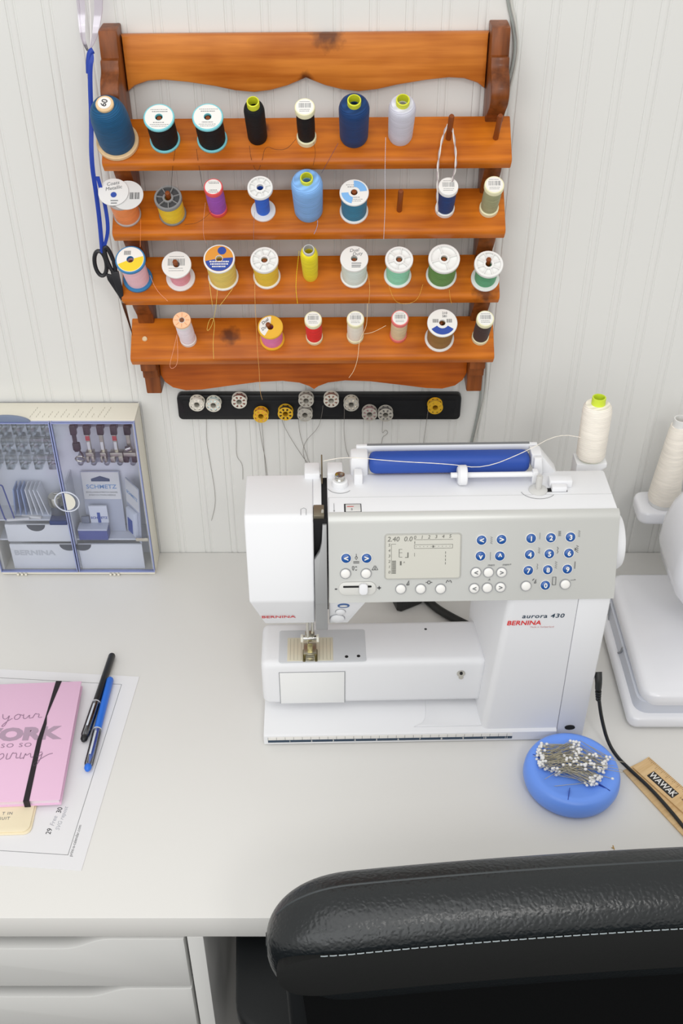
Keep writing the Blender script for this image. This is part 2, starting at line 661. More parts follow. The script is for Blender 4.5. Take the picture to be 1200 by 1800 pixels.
SW, ST = 0.054, 0.0163
shelves = []
for k in range(4):
    # local: y = 0 at the back edge, runs to -SW at the front; z = 0 is the top face
    prof = [(0, 0)] + [(-SW + 0.006, 0), (-SW + 0.0025, -0.0008), (-SW + 0.0005, -0.003), (-SW, -0.006), (-SW, -ST + 0.003), (-SW + 0.003, -ST), (0, -ST)]
    sh = MB().prism(prof, -0.2165, 0.2165, axis='X', bev=0.0012).ob('shelf', WD_SHELF[k], rack, loc=(0, YB, ZB[k]), rot=(SL, 0, 0))
    shelves.append(sh)
    for c in range(9):
        if k == 3 and c == 2:
            continue
        if k == 3 and c == 0:
            MB().lathe([(0, 0.0012), (0.0026, 0.0014), (0.0032, 0.0004), (0.0033, -0.001)], 14).ob('peg', RAW, sh, loc=(-0.2 + c * 0.05, -0.0265, 0))
            continue
        MB().lathe([(0.0030, -0.004), (0.0030, 0.0375), (0.0024, 0.0392), (0.0, 0.0396)], 14).ob('peg', WD_PEG, sh, loc=(-0.2 + c * 0.05, -0.0265, 0))


# ------------------------------------------------------------------ thread spools
def shelf_world(k, c, u=0.0265, dx=0.0):
    return RM @ Vector((-0.2 + c * 0.05 + dx, YB + u * DNY, ZB[k] + u * DNZ))


SPOOL_ROT = (SL, -math.radians(0.45), 0)
BORE = 0.0037
TAILS = {
    'r1c2': [(-0.1742, -0.066, 1.352), (-0.1791, -0.066, 1.3319), (-0.1824, -0.066, 1.3102)],
    'r1c3': [(-0.1521, -0.066, 1.352), (-0.1511, -0.066, 1.335), (-0.1487, -0.066, 1.3115)],
    'r1c4': [(-0.0964, -0.066, 1.3556), (-0.095, -0.066, 1.3381), (-0.0895, -0.066, 1.3258), (-0.0841, -0.066, 1.3381), (-0.0798, -0.066, 1.3562), (-0.069, -0.064, 1.3500), (-0.057, -0.064, 1.3510), (-0.0477, -0.062, 1.3612)],
    'r1c5': [(-0.0291, -0.068, 1.3599), (-0.0268, -0.070, 1.3491), (-0.03, -0.070, 1.3358)],
    'r1c6': [(-0.0036, -0.066, 1.358), (-0.012, -0.070, 1.3441), (-0.0212, -0.068, 1.327)],
    'r1c7': [(0.046, -0.066, 1.3642), (0.0457, -0.074, 1.3311), (0.0472, -0.073, 1.2936), (0.0463, -0.073, 1.2546)],
    'r2c1': [(-0.2193, -0.066, 1.275), (-0.2205, -0.071, 1.2586), (-0.2228, -0.069, 1.2439)],
    'r2c2': [(-0.1719, -0.066, 1.2685), (-0.1561, -0.066, 1.2705), (-0.1418, -0.060, 1.281)],
    'r2c3': [(-0.1479, -0.060, 1.2912), (-0.1515, -0.071, 1.2685), (-0.1509, -0.071, 1.252), (-0.1481, -0.068, 1.2466)],
    'r2c4': [(-0.0947, -0.062, 1.2815), (-0.0962, -0.072, 1.2652), (-0.0972, -0.068, 1.2439)],
    'r2c5': [(-0.0261, -0.067, 1.2744), (-0.0262, -0.071, 1.2685), (-0.0301, -0.071, 1.2599)],
    'r3c1': [(-0.2175, -0.060, 1.2055), (-0.2106, -0.069, 1.1914), (-0.1983, -0.071, 1.1786)],
    'r3c3': [(-0.141, -0.068, 1.1924), (-0.144, -0.071, 1.1695), (-0.1511, -0.068, 1.1439), (-0.1583, -0.067, 1.1364), (-0.1529, -0.066, 1.155), (-0.1464, -0.066, 1.1535), (-0.1511, -0.068, 1.1251), (-0.1513, -0.072, 1.1038)],
    'r3c3b': [(-0.1503, -0.064, 1.2006), (-0.1484, -0.071, 1.1829), (-0.1479, -0.070, 1.1721)],
    'r3c3c': [(-0.1238, -0.066, 1.1922), (-0.1329, -0.071, 1.1815), (-0.14, -0.070, 1.1721)],
    'r3c4': [(-0.0982, -0.062, 1.2061), (-0.0989, -0.073, 1.1778), (-0.0987, -0.072, 1.1412), (-0.0988, -0.074, 1.1111), (-0.0979, -0.074, 1.0878), (-0.0987, -0.07, 1.056), (-0.0985, -0.045, 1.0299)],
    'r3c5': [(-0.0476, -0.055, 1.2331), (-0.0524, -0.067, 1.1971), (-0.0503, -0.071, 1.1757)],
    'r3c6': [(0.0295, -0.064, 1.2097), (0.0323, -0.069, 1.1971), (0.0314, -0.071, 1.1757)],
    'r3c7': [(0.0536, -0.068, 1.1971), (0.0586, -0.072, 1.1829), (0.0653, -0.070, 1.175), (0.0797, -0.070, 1.175), (0.0879, -0.072, 1.1829), (0.0924, -0.068, 1.1985)],
    'r3c8': [(0.1225, -0.068, 1.1914), (0.1237, -0.071, 1.1829), (0.1261, -0.070, 1.175)],
    'r4c2': [(-0.1921, -0.064, 1.1353), (-0.198, -0.072, 1.1149), (-0.2046, -0.073, 1.0956), (-0.2024, -0.073, 1.0902), (-0.1951, -0.073, 1.0956), (-0.193, -0.072, 1.1111), (-0.1932, -0.064, 1.13)],
    'r4c6': [(0.0302, -0.060, 1.1727), (0.0299, -0.060, 1.1507), (0.0287, -0.062, 1.1396), (0.0207, -0.068, 1.1267), (0.0196, -0.073, 1.1061), (0.015, -0.073, 1.0882), (0.0089, -0.072, 1.078)],
    'r4c6b': [(0.0255, -0.062, 1.1316), (0.0369, -0.062, 1.1334), (0.0521, -0.060, 1.1416)],
}


def add_tails(root, codes, m, r=0.00032):
    r *= 0.75
    M = (Matrix.Translation(root.location) @ root.rotation_euler.to_matrix().to_4x4()).inverted()
    for code in codes:
        pts = [M @ Vector(p) for p in TAILS[code]]
        MB().tube(pts, r, seg=5, smooth=2).ob('thread_tail', m, root)


def star_top(root, R, L, m, spokes, dark=None, th=0.004):
    """wheel-like flange with open sectors"""
    MB().lathe([(R * 0.84, L), (R * 0.97, L), (R, L - 0.0006), (R, L - th), (BORE, L - th), (BORE, L - th + 0.0008), (R * 0.84, L - th + 0.0008)], 40, closed=True).ob('top_flange', m, root)
    MB().lathe([(BORE, L - 0.0003), (BORE + 0.0022, L - 0.0003), (BORE + 0.0022, L - th + 0.0009), (BORE, L - th + 0.0009)], 24, closed=True).ob('hub', m, root)
    for i in range(spokes):
        a = 2 * math.pi * i / spokes + 0.3
        MB().box(BORE + 0.0018, R * 0.86, -0.0005, 0.0005, L - th + 0.0009, L - 0.0004, M=Matrix.Rotation(a, 4, 'Z')).ob('spoke', m, root)
    if dark:
        MB().sector(BORE + 0.0023, R * 0.835, 0, 2 * math.pi, L - th + 0.0011, 36).ob('recess', dark, root)


def print_block(root, R, L, style, rnd):
    """small black print: barcode bars and lines of illegible text"""
    mb = MB()
    z0, z1 = L + 0.0002, L + 0.00028
    if style in ('bar', 'barpink'):
        x = -R * 0.58
        while x < R * 0.58:
            w = rnd.choice((0.0002, 0.0003, 0.0005))
            mb.box(x, x + w, -R * 0.1, R * 0.42, z0, z1)
            x += w + rnd.choice((0.0003, 0.0004, 0.0006))
        for j, y in enumerate((-0.30, -0.48, 0.58)):
            x = -R * 0.5
            while x < R * 0.45:
                w = rnd.uniform(0.0005, 0.0012)
                mb.box(x, x + w, R * y - 0.0003, R * y + 0.0003, z0, z1)
                x += w + 0.0004
    else:
        for j, y in enumerate((0.55, 0.40, -0.40, -0.55, -0.68)):
            hw = R * (0.55 - 0.1 * (j % 3))
            x = -hw
            while x < hw:
                w = rnd.uniform(0.0006, 0.0018)
                hh = 0.00042 if j in (1, 2) else 0.00028
                mb.box(x, x + w, R * y - hh, R * y + hh, z0, z1)
                x += w + 0.0005
    mb.ob('print', PRINT_GREY, root)


def spool_mini(root, R, L, tm, cm, rnd, lab='bar', slim=0.86):
    """slim moulded spool with a cap at each end"""
    ct = L * 0.13
    MB().lathe([(BORE, 0), (R * 0.95, 0), (R, 0.0006), (R, ct - 0.001), (R * 0.9, ct), (BORE, ct)], 32, closed=True).ob('bottom_cap', cm, root)
    MB().lathe([(BORE, L - ct), (R * 0.9, L - ct), (R, L - ct + 0.001), (R, L - 0.0008), (R * 0.96, L), (0, L)], 32).ob('top_cap', cm, root)
    bulge = [(BORE + 0.0004, ct * 0.9)] + [(R * (slim + 0.05 * math.sin(math.pi * i / 8)), ct * 0.9 + (L - 1.8 * ct) * i / 8) for i in range(9)] + [(BORE + 0.0004, L - ct * 0.9)]
    MB().lathe(bulge, 32, closed=True).ob('thread', tm, root)
    MB().lathe([(0, L + 0.0002), (R * 0.86, L + 0.0002), (R * 0.86, L)], 32).ob('label', PAPER, root)
    print_block(root, R, L, lab, rnd)


def spool_flanged(root, R, L, tm, fm, rnd, top='label', body=0.86, spokes=6, fth=0.003, dark=None, lab='lines', label_m=None):
    MB().lathe([(BORE, 0), (R * 0.97, 0), (R, 0.0005), (R, fth - 0.0005), (R * 0.97, fth), (BORE, fth)], 40, closed=True).ob('bottom_flange', fm, root)
    if top == 'star':
        star_top(root, R, L, fm, spokes, dark)
        te = L - 0.004
    else:
        MB().lathe([(BORE, L - fth), (R * 0.97, L - fth), (R, L - fth + 0.0005), (R, L - 0.0006), (R * 0.97, L), (BORE, L)], 40, closed=True).ob('top_flange', fm, root)
        te = L - fth
    rb = R * body
    pr = [(BORE + 0.0003, fth)] + [(rb * (0.985 + 0.03 * math.sin(math.pi * i / 8)), fth + (te - fth) * i / 8) for i in range(9)] + [(BORE + 0.0003, te)]
    MB().lathe(pr, 36, closed=True).ob('thread', tm, root)
    if top == 'label':
        MB().sector(BORE + 0.0004, R * 0.90, 0, 2 * math.pi, L + 0.00015, 40).ob('label', label_m or PAPER, root)
        if lab:
            print_block(root, R, L, lab, rnd)


def spool_tube(root, R, L, tm, ym, tube_r=0.0068, tube_h=0.006, taper=0.94):
    """parallel-wound king tube with the core showing at the top"""
    r0 = R * taper
    prof = [(BORE + 0.0012, 0.0), (r0 * 0.93, 0.0), (r0, 0.003)] + [(r0 + (R - r0) * t, 0.003 + (L - 0.011) * t) for t in (0.25, 0.5, 0.75, 1.0)]
    prof += [(R * 0.97, L - 0.0052), (R * 0.90, L - 0.0022), (R * 0.78, L - 0.0003), (R * 0.6, L), (tube_r * 0.99, L), (tube_r * 0.99, L - 0.004), (BORE + 0.0012, L - 0.004)]
    MB().lathe(prof, 40, closed=True).ob('thread', tm, root)
    ri = tube_r - 0.0012
    MB().lathe([(ri, L - 0.02), (tube_r, L - 0.02), (tube_r, L + tube_h - 0.0005), (tube_r - 0.0005, L + tube_h), (ri, L + tube_h)], 28, closed=True).ob('core', ym, root)


CREAM = mat('cream_cap', (232, 228, 190), rough=0.45)
WHITE_CAP = mat('white_cap', (234, 234, 232), rough=0.4)
TEAL_RIM = mat('teal_rim', (126, 205, 214), rough=0.4)
YELLOW_TUBE = mat('yellow_tube', (218, 222, 52), rough=0.45)
PINK_CAP = mat('coral_cap', (226, 84, 88), rough=0.45)
BLUE_FL = mat('blue_flange', (48, 124, 176), rough=0.4)
YEL_FL = mat('golden_flange', (230, 178, 44), rough=0.4)
GREY_FL = mat('grey_flange', (128, 128, 128), rough=0.4)
PEACH = mat('peach_cap', (246, 194, 152), rough=0.45)
SMOKE = mat('smoke_flange', (176, 170, 168), rough=0.3)
GROUP = 'thread spools on the pine rack'
rnd = random.Random(3)


def spool(k, c, name, label, u=0.0265, dx=0.0):
    return thing(name, label, 'thread spool', shelf_world(k, c, u, dx), SPOOL_ROT, GROUP)


# row 1
s = spool(0, 0, 'thread_cone', 'large petrol-blue thread cone on a wooden base, top reading 60', u=0.0285)
WOOD_PALE = mat('pale_wood', (224, 192, 148), rough=0.6, vary=0.1, vscale=250)
MB().lathe([(BORE, 0), (0.0215, 0), (0.0225, 0.0008), (0.0225, 0.0042), (0.0215, 0.005), (BORE, 0.005)], 44, closed=True).ob('base', WOOD_PALE, s)
PET = thread_mat('petrol', (18, 74, 112))
pr = [(BORE + 0.001, 0.005), (0.0188, 0.005), (0.0194, 0.008), (0.0196, 0.02), (0.0196, 0.032), (0.0194, 0.042), (0.0186, 0.050), (0.0170, 0.056), (0.0146, 0.0605), (0.0118, 0.063), (0.0090, 0.0640), (BORE + 0.001, 0.064)]
MB().lathe(pr, 44, closed=True).ob('thread', PET, s)
MB().lathe([(0.0090, 0.0635), (0.0092, 0.0665), (0.0084, 0.0675), (0, 0.0676)], 32).ob('knob', WOOD_PALE, s)
MB().lathe([(0, 0.0679), (0.0067, 0.0679), (0.0067, 0.0676)], 32).ob('label', PAPER, s)
text('lettering', '60', 0.0085, PRINT, s, frame((0, 0, 0.0681), (0.25, 1, 0), (-1, 0.25, 0)), bold=0.01)

BLK = thread_mat('black', (14, 17, 20), sheen=0.0)
for c, lb, tl in ((1, 'black thread spool with turquoise rims beside the petrol-blue cone', 'r1c2'), (2, 'black thread spool with turquoise rims beside the tall black tube', 'r1c3')):
    s = spool(0, c, 'thread_spool', lb)
    spool_flanged(s, 0.0160, 0.041, BLK, TEAL_RIM, rnd, body=0.90, lab='lines')
    add_tails(s, (tl,), BLK, 0.00025)
s = spool(0, 3, 'thread_tube', 'tall black thread tube with yellow core, top shelf', u=0.0235, dx=-0.002)
spool_tube(s, 0.0107, 0.054, BLK, YELLOW_TUBE, tube_r=0.0064, tube_h=0.0075, taper=0.97)
add_tails(s, ('r1c4',), thread_mat('brown_tail', (82, 48, 26)), 0.0003)
s = spool(0, 4, 'thread_spool', 'slim black thread spool with cream end caps, top shelf')
spool_mini(s, 0.0104, 0.056, BLK, CREAM, rnd)
add_tails(s, ('r1c5',), BLK, 0.00022)
s = spool(0, 5, 'thread_tube', 'thick navy thread tube with yellow core, top shelf', u=0.0235)
spool_tube(s, 0.0158, 0.056, thread_mat('navy', (16, 52, 100)), YELLOW_TUBE, tube_r=0.0070, tube_h=0.0065, taper=0.95)
add_tails(s, ('r1c6',), thread_mat('navy', (16, 52, 100)), 0.00022)
s = spool(0, 6, 'thread_tube', 'silver grey thread tube with yellow core, top shelf', u=0.0235, dx=-0.001)
spool_tube(s, 0.0140, 0.056, thread_mat('silver', (188, 188, 200), sheen=0.1), YELLOW_TUBE, tube_r=0.0070, tube_h=0.0065, taper=0.92)
add_tails(s, ('r1c7',), thread_mat('silver', (188, 188, 200)), 0.0003)

# row 2
s = spool(1, 0, 'thread_spool', 'orange metallic thread spool with two paper discs on top', u=0.030)
spool_flanged(s, 0.0152, 0.038, thread_mat('orange', (236, 140, 78), rough=0.4), SMOKE, rnd, body=0.93, lab=None, top='plain')
DISC = mat('grey_label', (212, 211, 210), rough=0.5)
MB().lathe([(0, 0.0394), (0.0173, 0.0394), (0.0175, 0.0391), (0.0173, 0.0386), (0, 0.0386)], 44).ob('label', DISC, s, loc=(0.0070, 0.001, 0))
MB().lathe([(0, 0.0409), (0.0161, 0.0409), (0.0163, 0.0405), (0.0161, 0.0399), (0, 0.0399)], 44).ob('label', mat('grey_label_b', (222, 221, 220), rough=0.5), s, loc=(-0.0075, 0.004, 0))
text('lettering', 'Coats', 0.0058, PRINT_GREY, s, frame((-0.0085, 0.0140, 0.0411), (1, 0.18, 0), (-0.18, 1, 0)), shear=0.2)
text('lettering', 'Metallic', 0.0058, PRINT_GREY, s, frame((-0.0075, 0.0085, 0.0411), (1, 0.18, 0), (-0.18, 1, 0)), shear=0.2)
MB().lathe([(0, 0.0412), (0.0032, 0.0412), (0.0032, 0.0410)], 20).ob('emblem', mat('print_blue', (38, 72, 160), rough=0.5), s, loc=(-0.0070, 0.0005, 0))
mb = MB()
x = 0.010
while x < 0.021:
    w = rnd.choice((0.0003, 0.0005, 0.0008))
    mb.box(x, x + w, -0.004, 0.004, 0.0394, 0.03955)
    x += w + rnd.choice((0.0004, 0.0007))
mb.ob('print', PRINT, s)
mb = MB()
for yy, xs in ((-0.0065, (-0.0100, -0.0020)), (-0.0095, (-0.0095, -0.0030))):
    mb.box(xs[0], xs[1], yy - 0.0006, yy + 0.0006, 0.0409, 0.04105)
mb.ob('print', PRINT_GREY, s)
add_tails(s, ('r2c1',), thread_mat('orange', (236, 140, 78)), 0.0003)
s = spool(1, 1, 'thread_spool', 'glossy yellow thread spool with dark grey wheel-shaped top', u=0.0295)
spool_flanged(s, 0.0150, 0.035, thread_mat('gold_yellow', (240, 204, 40), rough=0.35), GREY_FL, rnd, top='star', spokes=7, body=0.92, dark=mat('charcoal_recess', (62, 62, 64), rough=0.5))
add_tails(s, ('r2c2',), thread_mat('brown_tail', (82, 48, 26)), 0.00025)
s = spool(1, 2, 'thread_spool', 'slim purple thread spool with coral red end caps', u=0.0245)
spool_mini(s, 0.0102, 0.047, thread_mat('purple', (148, 76, 170)), PINK_CAP, rnd, lab='lines', slim=0.92)
add_tails(s, ('r2c3',), thread_mat('mauve_tail', (196, 150, 140)), 0.0002)
s = spool(1, 3, 'thread_spool', 'bobbin-shaped white spool with royal blue thread on a thin core')
spool_flanged(s, 0.0136, 0.049, thread_mat('royal', (36, 96, 200)), WHITE_CAP, rnd, top='star', spokes=8, body=0.56)
MB().lathe([(0.0078, 0.042), (0.0130, 0.0445), (0.0135, 0.0452), (0.0078, 0.0452)], 36, closed=True).ob('top_collar', WHITE_CAP, s)
add_tails(s, ('r2c4',), thread_mat('slate_tail', (120, 110, 120)), 0.0002)
s = spool(1, 4, 'thread_tube', 'large light blue thread tube with yellow core, second shelf', dx=0.0)
spool_tube(s, 0.0168, 0.061, thread_mat('sky', (118, 162, 214)), YELLOW_TUBE, tube_r=0.0068, tube_h=0.0055, taper=0.93)
add_tails(s, ('r2c5',), thread_mat('sky', (118, 162, 214)), 0.00025)
s = spool(1, 5, 'thread_spool', 'teal blue thread spool with pale blue and white printed top', u=0.028)
spool_flanged(s, 0.0157, 0.040, thread_mat('teal', (42, 116, 148)), WHITE_CAP, rnd, body=0.88, lab='lines')
MB().sector(0.0062, 0.0138, 0.1, 1.6, 0.04035, 20).ob('print_band', mat('print_sky', (126, 180, 232), rough=0.5), s)
MB().sector(0.0062, 0.0138, 3.2, 4.5, 0.04035, 20).ob('print_band', MATS['print_sky'], s)
s = spool(1, 7, 'thread_spool', 'slim dark blue thread spool with white end caps, second shelf')
spool_mini(s, 0.0107, 0.048, thread_mat('deep_blue', (14, 54, 110)), WHITE_CAP, rnd)
s = spool(1, 8, 'thread_spool', 'slim olive grey thread spool with cream caps, second shelf end', dx=-0.0015)
spool_mini(s, 0.0106, 0.050, thread_mat('olive', (152, 154, 118)), CREAM, rnd)

# row 3
s = spool(2, 0, 'thread_spool', 'pale pink thread on a blue spool with white and yellow top', u=0.0285, dx=0.002)
spool_flanged(s, 0.0168, 0.048, thread_mat('pale_pink', (240, 196, 206)), BLUE_FL, rnd, body=0.80, lab=None, fth=0.0035)
MB().sector(0.0040, 0.0145, 3.55, 6.55, 0.04835, 24).ob('print_band', mat('print_yellow', (236, 206, 40), rough=0.5), s)
mb = MB()
for i in range(7):
    mb.box(-0.007 + i * 0.0011, -0.0064 + i * 0.0011, 0.0055, 0.0105, 0.0482, 0.0484)
mb.ob('print', PRINT_GREY, s)
add_tails(s, ('r3c1',), thread_mat('peach_tail', (240, 170, 140)), 0.0003)
s = spool(2, 1, 'thread_spool', 'white spool with a little pink thread and peg poking through', u=0.0275, dx=0.001)
spool_flanged(s, 0.0166, 0.034, thread_mat('rose', (230, 156, 172)), WHITE_CAP, rnd, body=0.70, lab='bar')
s = spool(2, 2, 'thread_spool', 'straw yellow thread spool with orange and blue printed top', u=0.0265)
spool_flanged(s, 0.0175, 0.045, thread_mat('straw', (228, 204, 104)), WHITE_CAP, rnd, body=0.90, lab=None, label_m=mat('print_orange', (222, 150, 52), rough=0.5))
MB().sector(0.0045, 0.0155, 3.35, 6.35, 0.04535, 28).ob('print_band', MATS['print_blue'], s)
MB().lathe([(0, 0.0454), (0.0048, 0.0454), (0.0048, 0.0452)], 24).ob('emblem', MATS['print_blue'], s, loc=(0.003, 0.0095, 0))
mb = MB()
for yy, hw in ((-0.0040, 0.0105), (-0.0070, 0.0095), (-0.0100, 0.0075)):
    x = -hw
    while x < hw:
        w = rnd.uniform(0.0008, 0.0022)
        mb.box(x, x + w, yy - 0.0008, yy + 0.0008, 0.0454, 0.0455)
        x += w + 0.0005
mb.ob('print', PAPER, s)
add_tails(s, ('r3c3', 'r3c3b', 'r3c3c'), thread_mat('straw', (228, 204, 104)), 0.0003)
s = spool(2, 3, 'thread_spool', 'lemon yellow thread on a white spool with eight-spoke top', u=0.0265)
spool_flanged(s, 0.0157, 0.042, thread_mat('lemon', (242, 206, 60)), WHITE_CAP, rnd, top='star', spokes=8, body=0.88)
add_tails(s, ('r3c4',), thread_mat('tan_tail', (206, 160, 90)), 0.0003)
s = spool(2, 4, 'thread_tube', 'slim bright yellow thread tube with grey core, third shelf', u=0.0250)
spool_tube(s, 0.0098, 0.057, thread_mat('bright_yellow', (236, 220, 36)), mat('grey_core', (196, 196, 194), rough=0.5), tube_r=0.0064, tube_h=0.0045, taper=0.88)
add_tails(s, ('r3c5',), thread_mat('bright_yellow', (236, 220, 36)), 0.0003)
s = spool(2, 5, 'thread_spool', 'pale mint white thread on a white spool with printed label', u=0.026)
spool_flanged(s, 0.0157, 0.042, thread_mat('ice', (206, 220, 214)), WHITE_CAP, rnd, body=0.90, lab=None)
text('lettering', 'Dual', 0.0056, PRINT_GREY, s, frame((0.000, 0.0098, 0.0423), (1, 0.1, 0), (-0.1, 1, 0)), shear=0.25)
text('lettering', 'Duty', 0.0056, PRINT_GREY, s, frame((0.0035, 0.0054, 0.0423), (1, 0.1, 0), (-0.1, 1, 0)), shear=0.25)
mb = MB()
for yy in (-0.006, -0.0085, -0.0105):
    mb.box(-0.003, 0.009 + yy * 0.2, yy - 0.0005, yy + 0.0005, 0.0422, 0.0423)
mb.ob('print', PRINT_GREY, s)
add_tails(s, ('r3c6',), thread_mat('tan_tail', (206, 160, 90)), 0.0003)
s = spool(2, 6, 'thread_spool', 'mint green thread on a white spool with six-spoke top', u=0.0265)
spool_flanged(s, 0.0157, 0.041, thread_mat('mint', (134, 206, 174)), WHITE_CAP, rnd, top='star', spokes=6, body=0.84)
add_tails(s, ('r3c7',), thread_mat('gold_tail', (198, 150, 60)), 0.0003)
s = spool(2, 7, 'thread_spool', 'leaf green thread on a large white spool with four-spoke top', u=0.0265)
spool_flanged(s, 0.0176, 0.042, thread_mat('leaf', (92, 138, 72)), WHITE_CAP, rnd, top='star', spokes=4, body=0.88)
add_tails(s, ('r3c8',), thread_mat('gold_tail', (198, 150, 60)), 0.0003)
s = spool(2, 8, 'thread_spool', 'white eight-spoke spool with some sea green thread, third shelf end', u=0.031)
spool_flanged(s, 0.0162, 0.037, thread_mat('sea', (86, 158, 116)), WHITE_CAP, rnd, top='star', spokes=8, body=0.76)

# row 4
s = spool(3, 1, 'thread_spool', 'slim lilac white thread spool with peach top, bottom shelf', u=0.0285, dx=0.0025)
spool_mini(s, 0.0098, 0.055, thread_mat('lilac', (238, 228, 236)), WHITE_CAP, rnd, lab=None, slim=0.93)
MB().lathe([(BORE, 0.0560), (0.0100, 0.0560), (0.0103, 0.0554), (0.0103, 0.0535), (0.0099, 0.0530), (BORE, 0.0530)], 32, closed=True).ob('top_flange', PEACH, s)
for i in range(8):
    MB().box(0.0045, 0.0088, -0.0003, 0.0003, 0.0560, 0.0564, M=Matrix.Rotation(i * math.pi / 4, 4, 'Z')).ob('spoke', mat('peach_dark', (222, 160, 116), rough=0.5), s)
MB().lathe([(0, 0.0562), (0.0028, 0.0562), (0.0028, 0.0559)], 18).ob('bore', mat('bore_brown', (120, 74, 48), rough=0.8), s)
add_tails(s, ('r4c2',), thread_mat('peach_tail', (240, 170, 140)), 0.0003)
s = spool(3, 3, 'thread_spool', 'pink thread on a golden yellow spool, bottom shelf', u=0.0285, dx=0.0025)
spool_flanged(s, 0.0148, 0.036, thread_mat('pink', (232, 126, 178)), YEL_FL, rnd, body=0.86, lab=None, label_m=MATS['golden_flange'], fth=0.0035)
MB().sector(0.0040, 0.0130, 1.5, 4.2, 0.03635, 24).ob('print_band', PAPER, s)
text('lettering', 'Dual', 0.0050, PRINT, s, frame((-0.0062, 0.0065, 0.0366), (0.75, 0.66, 0), (-0.66, 0.75, 0)), shear=0.25)
text('lettering', 'Duty', 0.0050, PRINT, s, frame((-0.0062, -0.0010, 0.0366), (0.75, 0.66, 0), (-0.66, 0.75, 0)), shear=0.25)
for c, lb, tm, cm, L, dx, u, tl in ((4, 'slim red thread spool with cream end caps, bottom shelf', thread_mat('red', (226, 34, 32)), CREAM, 0.052, 0.0027, 0.0268, ()),
                                    (5, 'slim ivory thread spool with cream end caps, bottom shelf', thread_mat('ivory', (238, 234, 220)), CREAM, 0.050, 0.0013, 0.0257, ('r4c6', 'r4c6b')),
                                    (6, 'slim beige thread spool with coral end caps, bottom shelf', thread_mat('beige', (208, 188, 152)), mat('pale_coral', (228, 120, 116), rough=0.45), 0.049, 0.0026, 0.0246, ()),
                                    (8, 'slim dark brown thread spool with cream caps, bottom shelf end', thread_mat('dark_brown', (58, 44, 44)), CREAM, 0.054, 0.0, 0.0283, ())):
    s = spool(3, c, 'thread_spool', lb, u=u, dx=dx)
    spool_mini(s, 0.0101, L, tm, cm, rnd, slim=0.9)
    if tl:
        add_tails(s, tl, thread_mat('ivory_tail', (236, 216, 180)), 0.00035)
s = spool(3, 7, 'thread_spool', 'golden brown thread on a white spool with blue label band', u=0.0290, dx=0.0015)
spool_flanged(s, 0.0174, 0.045, thread_mat('bronze', (142, 102, 44)), WHITE_CAP, rnd, body=0.86, lab=None)
MB().sector(0.0072, 0.0150, 3.7, 5.72, 0.04535, 24).ob('print_band', MATS['print_blue'], s)
text('lettering', '210', 0.0040, PRINT, s, frame((0.003, 0.0118, 0.0453), (1, 0, 0), (0, 1, 0)))
text('lettering', '581', 0.0040, PRINT, s, frame((0.003, 0.0078, 0.0453), (1, 0, 0), (0, 1, 0)))
mb = MB()
x = -0.011
while x < 0.011:
    w = rnd.choice((0.0003, 0.0005))
    if abs(x) > 0.0045:
        mb.box(x, x + w, 0.000, 0.0045, 0.0452, 0.0453)
    x += w + 0.0005
mb.ob('print', PRINT, s)

# braided cord looped over a bare peg
mb = MB()
cord = chaikin([(0.1035, -0.076, 1.2851), (0.1020, -0.076, 1.3055), (0.1020, -0.074, 1.3211), (0.1010, -0.075, 1.3345), (0.1030, -0.066, 1.3520), (0.1075, -0.058, 1.3680), (0.1120, -0.0545, 1.3760), (0.1165, -0.058, 1.3690), (0.1195, -0.066, 1.3520), (0.1204, -0.075, 1.3370), (0.1180, -0.074, 1.3250), (0.1160, -0.068, 1.3080)], 3)
for ph in (0, math.pi):
    pts = []
    for i, p in enumerate(cord):
        a = i * 0.55 + ph
        pts.append((p[0] + 0.0006 * math.cos(a), p[1], p[2] + 0.0006 * math.sin(a)))
    mb.cur = 0 if ph == 0 else 1
    mb.tube(pts, 0.0007, seg=6)
o = mb.ob('cord', [mat('cord_white', (226, 220, 214), rough=0.8), mat('cord_grey', (172, 158, 160), rough=0.8)])
tag(o, 'twisted white and grey cord looped over a bare peg', 'cord')

# ------------------------------------------------------------------ magnetic strip and bobbins
strip = thing('magnetic_strip', 'black magnetic bar on the wall below the spool rack', 'magnetic strip', (-0.0285, WY, 1.0010))
MB().prism(rrect(-0.1815, 0.1815, -0.0185, 0.0185, 0.006), -0.0115, 0.0, axis='Y', bev=0.002).ob('bar', mat('strip_black', (13, 14, 17), rough=0.3, spec=0.4), strip)
MB().box(-0.174, 0.174, -0.0122, -0.0113, -0.0120, 0.0115, bev=0.0004).ob('magnet_face', mat('strip_face', (18, 19, 22), rough=0.4, spec=0.3), strip)

